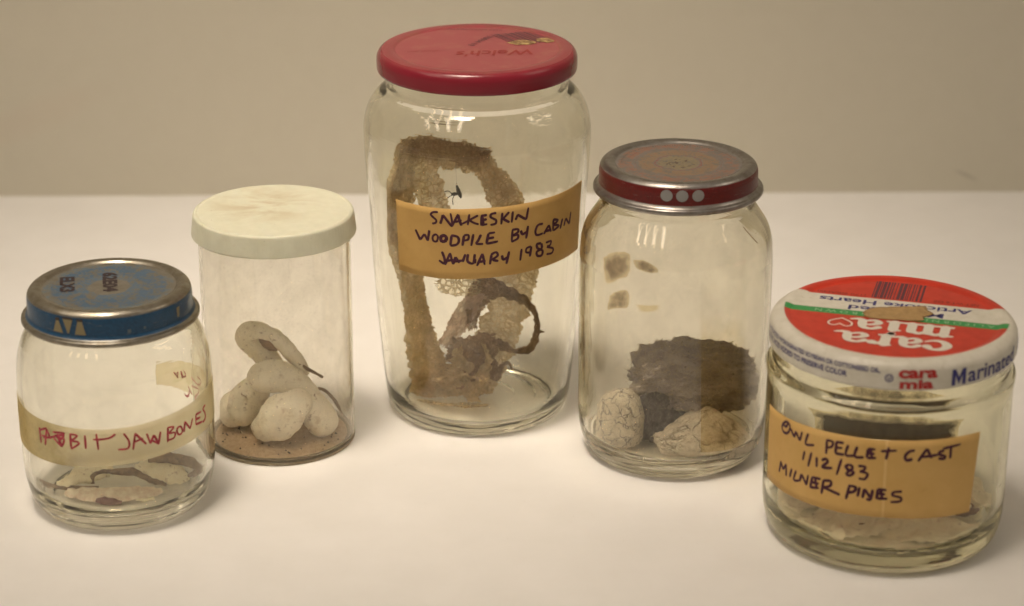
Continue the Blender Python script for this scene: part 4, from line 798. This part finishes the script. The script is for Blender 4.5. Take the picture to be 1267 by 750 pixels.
m = NT('dark_fur_pellet'); p = m.obj()
n1 = m.noise(p, .11, 6, .65); n2 = m.noise(p, .55, 6, .74, 1.2)
c = m.mix(m.ramp(n1, .40, .60), (.36, .32, .32), (.52, .455, .41))
c = m.mix(m.math('MULTIPLY', m.ramp(n2, .5, .72), .8), c, (.54, .47, .39))
c = m.mix(m.math('MULTIPLY', m.ramp(m.noise(p, .45, 5, .7), .58, .70), .8), c, (.10, .08, .07))
FUR = m.done(m.pbr(c, .95, spec=.08, normal=m.bump(n2, .9, .003)))
m = NT('deep_grey_fur'); p = m.obj(); n2 = m.noise(p, .6, 6, .72, .8)
FUR_D = m.done(m.pbr(m.mix(m.ramp(n2, .38, .68), (.085, .078, .080), (.20, .175, .165)), .95, spec=.08, normal=m.bump(n2, .9, .003)))
FIBRE = plain('pellet_fibre', (.55, .46, .34), .85, spec=.15)
FIBRE_D = plain('grey_fibre', (.20, .18, .17), .85, spec=.15)
FIBRE_P = plain('pale_pellet_fibre', (.60, .52, .39), .85, spec=.15)
def crack_mat(name, a, b, crack, sc, amt):
    m = NT(name); p = m.obj()
    w_ = m.n('VectorMath', operation='ADD'); m.t.links.new(p, w_.inputs[0])
    nz = m.n('TexNoise', i_Scale=.25, i_Detail=4.0); m.t.links.new(p, nz.inputs['Vector'])
    sc_ = m.n('VectorMath', operation='SCALE'); m.t.links.new(nz.outputs['Color'], sc_.inputs[0]); sc_.inputs['Scale'].default_value = 7; m.t.links.new(sc_.outputs[0], w_.inputs[1])
    vo = m.n('TexVoronoi', feature='DISTANCE_TO_EDGE', i_Scale=sc, i_Randomness=1.0); m.t.links.new(w_.outputs[0], vo.inputs['Vector'])
    k = m.math('MULTIPLY', m.math('SUBTRACT', 1, m.ramp(vo.outputs['Distance'], .0, .06)), m.ramp(m.noise(p, .15, 5, .7), .38, .54))
    n2 = m.noise(p, .5, 6, .7)
    c = m.mix(m.ramp(n2, .35, .7), a, b)
    c = m.mix(m.math('MULTIPLY', m.ramp(m.noise(p, .16, 4, .6), .52, .68), .55), c, tuple(x * .5 for x in b))
    c = m.mix(m.math('MULTIPLY', k, amt), c, crack)
    return m.done(m.pbr(c, .95, spec=.08, normal=m.bump(m.math('SUBTRACT', n2, m.math('MULTIPLY', k, 1.2)), .8, .002)))
CRK_G = crack_mat('grey_cracked_pellet', (.88, .82, .70), (.74, .66, .54), (.16, .14, .15), .20, .85)
CRK_T = crack_mat('tan_cracked_pellet', (.80, .73, .61), (.64, .56, .44), (.24, .19, .14), .10, .5)
def fuzz(o_, V, F, nfib, length, mat, seed, parent):
    """short felted hairs standing off the pellet"""
    rn = random.Random(seed); vv, ff = [], []
    for k in range(nfib):
        f = F[rn.randrange(len(F))]; a, b, c_ = (Vector(V[i]) for i in f[:3])
        nrm = (b - a).cross(c_ - a).normalized(); p0 = (a + b + c_) / 3 - nrm * .25
        tg = Vector((rn.uniform(-1, 1), rn.uniform(-1, 1), rn.uniform(-1, 1))); tg = (tg - nrm * tg.dot(nrm)).normalized()
        L = length * rn.uniform(.4, 1.3); r_ = rn.uniform(.05, .15)
        pts = [p0, p0 + tg * L * .35 + nrm * (.35 + .35 * L * .3), p0 + tg * L * .75 + nrm * (.3 + .25 * rn.random()), p0 + tg * L + nrm * rn.uniform(-.1, .9)]
        sweep([tuple(q) for q in pts], [(r_, r_), (r_, r_), (r_ * .8, r_ * .8), (r_ * .3, r_ * .3)], 4, None, True, 0, 1, 0, vv, ff)
    vv = inside_jar(vv, 35.6, 6.6)
    return build('fur', vv, ff, mat, parent)
def pellet(name, label, V, F, mat, nfib, length, fmat, seed, grp='owl pellets in the red lidded jar'):
    V = inside_jar(V, 35.4, 6.7)
    o_ = tag(build(name, V, F, mat, None, loc=(JX, JY, 0)), label, 'pellet', grp)
    fuzz(o_, V, F, nfib, length, fmat, seed, o_)
    return o_
def dmain(p):
    return Vector((p.x, p.y, p.z * (1 - .0035 * max(0, p.x)) + (1.5 if p.z > 0 else 0) * math.sin(p.x * .16 + 1.5) * .6))
V1, F1 = blob((9.5, 4, 29.2), (24.5, 14, 13.2), 4,   .22, 2.6, 6, 3.2, dmain, .075, 8.0, ry=-2)
pellet('owl_pellet', 'large dark brown felted fur pellet resting on top of the others under the red lid', V1, F1, FUR, 2600, 2.8, FIBRE, 11)
V2, F2 = blob((-6.5, -3, 15.5), (10.5, 10, 12), 9, .18, 1.8, 5, 2.6, None, .08, 6.0, ry=14)
pellet('owl_pellet', 'dark grey fur pellet wedged low between the cracked grey one and the tan one', V2, F2, FUR_D, 600, 2.4, FIBRE_D, 12)
V3, F3 = blob((-21.3, -10, 15.4), (9.6, 9, 13.6), 5, .09, 1.3, 5, 2.5, None, .02, 6.0, ry=6)
pellet('owl_pellet', 'pale grey rounded pellet with dark branching cracks standing against the left glass', V3, F3, CRK_G, 260, 2.2, FIBRE_P, 13)
def dfront(p):
    x = p.x
    top = 1.0 - .022 * abs(x - 2) - (.012 * max(0, -x))
    return Vector((p.x, p.y, p.z * max(.35, top) if p.z > 0 else p.z * .55))
V4, F4 = blob((11.5, -16, 9.2), (19.5, 12.5, 14.5), 6, .10, 1.5, 6, 2.2, dfront, .035, 6.0, ry=4)
pellet('owl_pellet', 'light tan wedge shaped pellet with fine cracks, frontmost on the floor of the jar', V4, F4, CRK_T, 420, 2.4, FIBRE_P, 14)

# ================================================================== OWL PELLET CAST JAR
JX, JY = 142.3, 822.5
O_OUT = [(0, 1.8), (34, 1.2, 3), (38.5, .02, 1.5), (41.5, .7, 2), (44.2, 4, 3), (45.5, 9.5, 4), (45.9, 16, 5), (45.9, 40), (45.9, 63, 2), (46.3, 65.5, 1), (46.4, 68.3, 1), (45, 69.8, 1), (44.2, 71, 1), (44.2, 80), (44.2, 84.5, .5)]
O_IN = [(41.4, 84.5, .5), (41.4, 70, 2), (43.0, 66, 3), (43.2, 60), (43.2, 16, 4), (42.0, 11, 4), (38.5, 7.6, 3), (30, 6.9), (0, 6.8)]
rO = prof_r(O_OUT)
jar = empty('glass_jar', JX, JY, 'wide low glass jar with red and white printed lid and OWL PELLET CAST label', 'jar')
lathe('jar_body', rounded(O_OUT) + rounded(O_IN), GLASS_C, jar, wob=.12, seg=180)
m = NT('printed_white_tin'); p = m.obj(); sp = m.n('SeparateXYZ'); m.t.links.new(p, sp.inputs[0])
X_, Y_, Z_ = sp.outputs[0], sp.outputs[1], sp.outputs[2]
def sq(a, off): return m.math('POWER', m.math('SUBTRACT', a, off), 2)
rad = m.math('SQRT', m.math('ADD', sq(X_, -.6), sq(Y_, -3.8)))
disc = m.math('MULTIPLY', m.math('SUBTRACT', 1, m.ramp(rad, 41.6, 41.9)), m.ramp(Z_, -3.2, -3.0))
n1 = m.noise(p, .15, 5, .65); n2 = m.noise(p, .6, 5, .7)
red = m.mix(m.ramp(n1, .35, .7), (.56, .036, .016), (.46, .030, .014))
white = m.mix(m.ramp(n1, .35, .7), (.66, .63, .55), (.58, .55, .46))
white = m.mix(m.math('MULTIPLY', m.ramp(n2, .60, .70), .4), white, (.40, .34, .22))
ye = m.math('ADD', Y_, m.math('MULTIPLY', m.math('SUBTRACT', n2, .5), .25))
gr = m.math('MULTIPLY', m.ramp(ye, -3.7, -3.5), m.math('SUBTRACT', 1, m.ramp(ye, 1.4, 1.6)))
wh = m.math('MULTIPLY', m.ramp(ye, -18.2, -18.0), m.math('SUBTRACT', 1, m.ramp(ye, -3.7, -3.5)))
c = m.mix(gr, red, (.028, .27, .070)); c = m.mix(wh, c, white)
c = m.mix(disc, white, c)
chip = m.math('MULTIPLY', m.ramp(m.noise(p, .28, 2, .5), .765, .775), m.ramp(Z_, -3.2, -3.0))
c = m.mix(chip, c, (.045, .03, .02))
PRINTED = m.done(m.pbr(c, m.math('MULTIPLY_ADD', n1, .15, .26), spec=.45, normal=m.bump(m.noise(p, .3, 3), .05, .0005)))
LROT = R(164.5)
lid = lathe('lid', rounded([(0, -.9), (38.4, -.9, .8), (40.4, -.05, 1), (43.2, 0, 1.6), (45.7, -2.0, 2.2), (45.95, -5), (45.95, -9.6), (45.7, -10.8, .6), (44.9, -10.6, .3), (44.8, -3), (0, -2.1)]), PRINTED, jar, loc=(0, 0, 87.0), rz=LROT, seg=180)
PW = plain('white_print', (.66, .63, .55), .4); PB = plain('blue_print', (.030, .028, .17), .4); PK = plain('dark_red_print', (.16, .012, .012), .4); PR_ = plain('red_print', (.42, .022, .022), .4)
PG = plain('pale_green_print', (.30, .50, .30), .4)
ZT = -.84
# fat rounded lettering of the name, drawn as thick strokes
def fat(strokes, mat, name, z0=ZT):
    V, F = [], []
    for i, (pts, wd) in enumerate(strokes):
        sp_ = spline([tuple(q) for q in pts], 6)
        n = len(sp_); st = len(V); zz = z0 + .004 * (i % 9)
        wl_ = wd if isinstance(wd, (list, tuple)) else [wd, wd]
        for k, (x, y) in enumerate(sp_):
            t = k / max(1, n - 1); f = t * (len(wl_) - 1); j = min(int(f), len(wl_) - 2); w_ = wl_[j] + (wl_[j + 1] - wl_[j]) * (f - j)
            a_ = Vector(sp_[max(k - 1, 0)]); b_ = Vector(sp_[min(k + 1, n - 1)]); T = (b_ - a_).normalized(); N = Vector((-T.y, T.x)) * w_ / 2
            V += [(x + N.x, y + N.y, zz), (x - N.x, y - N.y, zz)]
        for k in range(n - 1): F.append((st + 2 * k, st + 2 * k + 1, st + 2 * k + 3, st + 2 * k + 2))
        for (x, y), w_ in ((sp_[0], wl_[0]), (sp_[-1], wl_[-1])):
            c0 = len(V); V.append((x, y, zz + .001))
            for q in range(12):
                a = 2 * math.pi * q / 12; V.append((x + w_ / 2 * math.cos(a), y + w_ / 2 * math.sin(a), zz + .001))
            F += [(c0, c0 + 1 + q, c0 + 1 + (q + 1) % 12) for q in range(12)]
    return V, F
def glyph_c(x, y, w_, h):
    return [([(x + w_ * .86, y + h * .70), (x + w_ * .66, y + h * .90), (x + w_ * .34, y + h * .84), (x + w_ * .17, y + h * .5), (x + w_ * .36, y + h * .16), (x + w_ * .68, y + h * .12), (x + w_ * .95, y + h * .28)], [h * .34, h * .20, h * .26, h * .36, h * .26, h * .16, h * .10])]
def glyph_a(x, y, w_, h):
    return [([(x + w_ * .14, y + h * .72), (x + w_ * .34, y + h * .90), (x + w_ * .58, y + h * .80), (x + w_ * .64, y + h * .5), (x + w_ * .66, y + h * .2), (x + w_ * .80, y + h * .10), (x + w_ * 1.0, y + h * .16)], [h * .26, h * .18, h * .26, h * .34, h * .30, h * .20, h * .10]),
            ([(x + w_ * .60, y + h * .56), (x + w_ * .34, y + h * .50), (x + w_ * .17, y + h * .30), (x + w_ * .30, y + h * .11), (x + w_ * .58, y + h * .22)], [h * .12, h * .18, h * .30, h * .20, h * .12])]
def glyph_r(x, y, w_, h):
    return [([(x + w_ * .30, y + h * .92), (x + w_ * .30, y + h * .5), (x + w_ * .30, y + h * .10)], h * .36), ([(x + w_ * .08, y + h * .92), (x + w_ * .3, y + h * .92)], h * .16), ([(x + w_ * .06, y + h * .08), (x + w_ * .58, y + h * .08)], h * .16),
            ([(x + w_ * .36, y + h * .60), (x + w_ * .56, y + h * .86), (x + w_ * .84, y + h * .80)], [h * .16, h * .20, h * .36])]
def glyph_i(x, y, w_, h):
    return [([(x + w_ * .5, y + h * .84), (x + w_ * .5, y + h * .10)], h * .38), ([(x + w_ * .14, y + h * .86), (x + w_ * .5, y + h * .86)], h * .16), ([(x + w_ * .1, y + h * .08), (x + w_ * .9, y + h * .08)], h * .16), ([(x + w_ * .46, y + h * 1.22), (x + w_ * .54, y + h * 1.22)], h * .30)]
def glyph_m(x, y, w_, h):
    o_ = []
    for k, cx in enumerate((.17, .50, .83)):
        o_ += [([(x + w_ * cx, y + h * (.90 if k == 0 else .78)), (x + w_ * cx, y + h * .10)], h * .34), ([(x + w_ * (cx - .14), y + h * .08), (x + w_ * (cx + .15), y + h * .08)], h * .16)]
    o_ += [([(x + w_ * .02, y + h * .90), (x + w_ * .17, y + h * .90)], h * .16),
           ([(x + w_ * .2, y + h * .66), (x + w_ * .34, y + h * .90), (x + w_ * .5, y + h * .74)], [h * .14, h * .22, h * .3]), ([(x + w_ * .53, y + h * .66), (x + w_ * .67, y + h * .90), (x + w_ * .83, y + h * .74)], [h * .14, h * .22, h * .3])]
    return o_
G = glyph_c(-24, 17.2, 10.4, 10.6) + glyph_a(-13.6, 17.2, 11.4, 10.6) + glyph_r(-2.4, 17.2, 8.6, 10.6) + glyph_a(5.6, 17.2, 13.4, 10.6)
G += glyph_m(-23, 3.4, 18.4, 10.6) + glyph_i(-4.4, 3.4, 6.4, 10.2) + glyph_a(2.4, 3.4, 12.6, 10.6)
V, F = fat(G, PW, 'x'); build('lettering', V, F, PW, lid, smooth=False)
hp = [(18.4, 5.2), (14.6, 8.6), (14.2, 11.6), (16.2, 12.8), (18.4, 10.9), (20.6, 12.8), (22.6, 11.6), (22.2, 8.6), (18.4, 5.2)]
V, F = fat([(hp[:5], .75), (hp[4:], .75)], PW, 'x'); build('heart', V, F, PW, lid, smooth=False)
def words(mat, *items):
    for it in items: build('lettering', it[0], it[1], mat, lid, smooth=False)
words(PB, flat_text('Artichoke Hearts', 1.0, -13.2, 57.5, 4.8, ZT, offset=.018), flat_text('Marinated', 0, -6.7, 35.6, 4.6, ZT, offset=.018))
words(PK, flat_text('NET WT 6 OZ', -21, -21.2, 17, 2.3, ZT), flat_text('(170 GRAMS)', 22.3, -20.6, 18.5, 2.3, ZT))
words(PG, flat_text('C A L I F O R N I A', -24.5, -1.1, 33, 2.6, ZT), flat_text('G R O W N', 19.5, -1.0, 20, 2.6, ZT))
V, F = [], []; rb = random.Random(5); x = -8.2
while x < 10.6:
    bw = rb.choice([.35, .55, .8, 1.2]); n = len(V)
    V += [(x, -37, ZT), (min(10.8, x + bw), -37, ZT), (min(10.8, x + bw), -19.2, ZT), (x, -19.2, ZT)]; F.append((n, n + 1, n + 2, n + 3)); x += bw + rb.choice([.35, .5, .8])
build('barcode', V, F, plain('barcode_print', (.085, .022, .040), .4), lid, smooth=False)
m = NT('torn_gummed_scrap'); p = m.obj()
SCR = m.done(m.pbr(m.mix(m.ramp(m.noise(p, .3, 5, .65), .35, .7), (.42, .27, .11), (.30, .185, .075)), .7, normal=m.bump(m.noise(p, .8, 5), .5, .001)))
star_patch('paper_scrap', [(10.6, 1.6), (11.4, -2.6), (9, -7.3), (2.5, -10.2), (-4.7, -12.6), (-10.2, -14.2), (-11.4, -10.6), (-14, -7.0), (-11, -3.2), (-10.4, .8), (-1.6, 2.2), (7.2, 3.0)], lambda x, y, l: (x, y, ZT + .06 + l * 2 + .12 * (1 + noise.noise((x * .5, y * .5, 2)))), SCR, lid, jag=.06, rings=6)
# writing round the skirt: angles are from the camera side, so undo the lid's turn
off = -math.degrees(LROT)
RS = 46.14
zz = lambda z: z - 87.0
words(PR_, cyl_text('cara', 2.8 + off, zz(82.9), 17.5, 3.3, RS, offset=.04), cyl_text('mia', 2.4 + off, zz(79.0), 15.2, 3.7, RS, offset=.04))
def big_m(th, z, wdeg, h, r):
    quads = [[(0, 0), (.25, 0), (.25, 1), (0, 1)], [(.75, 0), (1, 0), (1, 1), (.75, 1)], [(.25, 1), (.25, .62), (.5, .02), (.5, .48)], [(.75, 1), (.5, .48), (.5, .02), (.75, .62)]]
    V, F = [], []
    for qd in quads:
        n = len(V); V += [on_cyl(th + (x - .5) * wdeg, z + (y - .5) * h, r) for x, y in qd]; F.append((n, n + 1, n + 2, n + 3))
    return V, F
words(PB, big_m(22.3 + off, zz(80.6), 7.2, 6.2, RS), cyl_text('arinated', 45.4 + off, zz(80.75), 36.5, 6.0, RS, offset=.012), cyl_text('Artichoke', 92 + off, zz(80.6), 44, 6.4, RS, offset=.008))
words(PB, cyl_text('PASTEURIZED HYDROGENATED SOYBEAN OR COTTONSEED OIL,', -51 + off, zz(83.7), 74, 2.2, RS, offset=.02), cyl_text('CITRIC ACID ADDED TO PRESERVE COLOR', -59 + off, zz(80.7), 60, 2.2, RS, offset=.02))
V, F = cyl_text('U', -10.0 + off, zz(81.2), 1.6, 1.5, RS, offset=.02); n = len(V); N = 24
for k in range(N):
    a = 2 * math.pi * k / N
    for r_ in (1.55, 1.2): V.append(on_cyl(-10.0 + off + math.degrees(r_ * math.cos(a) / RS), zz(81.2) + r_ * math.sin(a), RS))
F += [(n + 2 * k, n + 2 * k + 1, n + 2 * ((k + 1) % N) + 1, n + 2 * ((k + 1) % N)) for k in range(N)]
build('circled_mark', V, F, PB, lid, smooth=False)
TAN2 = paper_mat('tan_label_paper_creased', (.58, .365, .120), (.65, .42, .155), seam=.605)
lab = cyl_sheet('paper_label', [(-81, 54.2), (-62, 55.0), (-35, 56.4), (-8.2, 56.9), (16, 56.9), (37.3, 56.4)], [(-80, 24.6), (-60, 24.8), (-36, 25.4), (-9.5, 26), (14, 25.4), (34.2, 24.8)], rO, TAN2, jar)
ink('handwriting', INK['O'], lambda z: rO(z) + .19, .64, INK_PURPLE, lab)
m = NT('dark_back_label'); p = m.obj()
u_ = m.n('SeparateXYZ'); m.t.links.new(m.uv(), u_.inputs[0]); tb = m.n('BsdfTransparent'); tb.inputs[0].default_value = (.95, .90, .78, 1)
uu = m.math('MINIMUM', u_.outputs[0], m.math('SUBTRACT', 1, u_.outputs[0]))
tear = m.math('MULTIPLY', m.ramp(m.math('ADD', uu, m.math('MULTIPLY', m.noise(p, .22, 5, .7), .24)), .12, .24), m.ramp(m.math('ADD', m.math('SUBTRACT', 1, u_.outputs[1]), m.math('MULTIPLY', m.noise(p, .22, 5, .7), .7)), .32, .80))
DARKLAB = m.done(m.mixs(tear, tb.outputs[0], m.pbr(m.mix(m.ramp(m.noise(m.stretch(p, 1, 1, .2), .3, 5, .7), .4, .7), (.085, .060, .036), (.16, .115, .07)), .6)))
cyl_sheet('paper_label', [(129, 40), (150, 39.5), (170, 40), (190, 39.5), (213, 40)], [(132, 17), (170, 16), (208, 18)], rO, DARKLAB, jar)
# pale crumbling cast on the floor of the jar
m = NT('pale_cast_sheet'); p = m.obj()
c = m.mix(m.ramp(m.noise(p, .12, 5, .65), .35, .68), (.96, .90, .74), (.90, .81, .62))
c = m.mix(m.math('MULTIPLY', m.ramp(m.noise(p, .35, 5, .7), .57, .70), .6), c, (.46, .34, .22))
CAST = m.done(m.pbr(c, .85, spec=.15, normal=m.bump(m.noise(p, .35, 4, .6), .35, .0015)))
cast = empty('pellet_cast', JX, JY, 'flat crumbling heap of pale owl pellet cast on the floor of the wide low jar', 'pellet cast')
def crumple(name, cx, cy, rx, ry, z0, amp, seed, mat, rz=0, th=.9, n=44):
    V, F = [], []; rot = R(rz)
    for side in (0, 1):
        for j in range(n + 1):
            for i in range(n + 1):
                u_, v_ = i / n * 2 - 1, j / n * 2 - 1
                x = u_ * math.sqrt(max(0, 1 - v_ * v_ / 2)); y = v_ * math.sqrt(max(0, 1 - u_ * u_ / 2))
                e = 1 + .16 * noise.noise((x * 2.2 + seed, y * 2.2, 1)) + .07 * noise.noise((x * 7 + seed, y * 7, 1))
                px, py = x * rx * e, y * ry * e
                q = noise.noise((px * .07 + seed, py * .10, 3)); q2 = noise.noise((px * .2 + seed, py * .24, 5)); q3 = noise.noise((px * .6, py * .6 + seed, 5))
                z = z0 + amp * ((1 - abs(q) * 2.2) * .6 + (1 - abs(q2) * 2) * .45 + q3 * .06) * (1 - .45 * (x * x + y * y))
                X, Y = px * math.cos(rot) - py * math.sin(rot), px * math.sin(rot) + py * math.cos(rot)
                V.append((cx + X, cy + Y, z - th * side * (1 - .6 * (x * x + y * y))))
    m_ = (n + 1) * (n + 1)
    for j in range(n):
        for i in range(n):
            a = j * (n + 1) + i; F.append((a, a + 1, a + n + 2, a + n + 1)); F.append((m_ + a, m_ + a + n + 1, m_ + a + n + 2, m_ + a + 1))
    edge = [i for i in range(n + 1)] + [j * (n + 1) + n for j in range(1, n + 1)] + [n * (n + 1) + i for i in range(n - 1, -1, -1)] + [j * (n + 1) for j in range(n - 1, 0, -1)]
    for k in range(len(edge)):
        a, b = edge[k], edge[(k + 1) % len(edge)]; F.append((b, a, m_ + a, m_ + b))
    return fix_normals(build(name, inside_jar(V, 41.6, 7.6), F, mat, cast))
crumple('cast_flake', 0, 0, 40, 40, 9.6, 3.6, 1.2, CAST)
crumple('cast_flake', -15, -23, 21, 13, 12.2, 4.8, 4.4, CAST, 16)
crumple('cast_flake', 10, -28, 23, 11, 11.4, 4.6, 7.1, CAST, -8)
crumple('cast_flake', 27, -2, 12, 19, 15.5, 7, 9.9, CAST, 20)
crumple('cast_flake', -2, 8, 24, 16, 14.0, 6, 13.3, CAST, 30)
crumple('cast_flake', -30, 0, 10, 18, 13.5, 5, 17.7, CAST, -12)
V, F = blob((27.5, -17.5, 16), (5.5, 3, 2.4), 5, .2, 1.5, 4)
build('brown_bit', inside_jar(V, 40.5, 7.3), F, plain('brown_bit_skin', (.19, .085, .045), .8), cast)
V, F = [], []
for pl in ([(-12, -24, 13), (-4, -25, 13.4), (6, -25, 12.6), (14, -25, 13.2)], [(4, -27, 11), (12, -28, 10.4), (18, -27, 10.8)], [(-28, -16, 13), (-22, -21, 12.6), (-16, -24, 12.4)]):
    s2 = spline(pl, 5); sweep(s2, [(.35, .3)] * len(s2), 6, None, True, .2, .8, 2, V, F)
build('fine_bone', inside_jar(V, 40.5, 7.3), F, plain('fine_bone_brown', (.24, .16, .085), .7), cast)
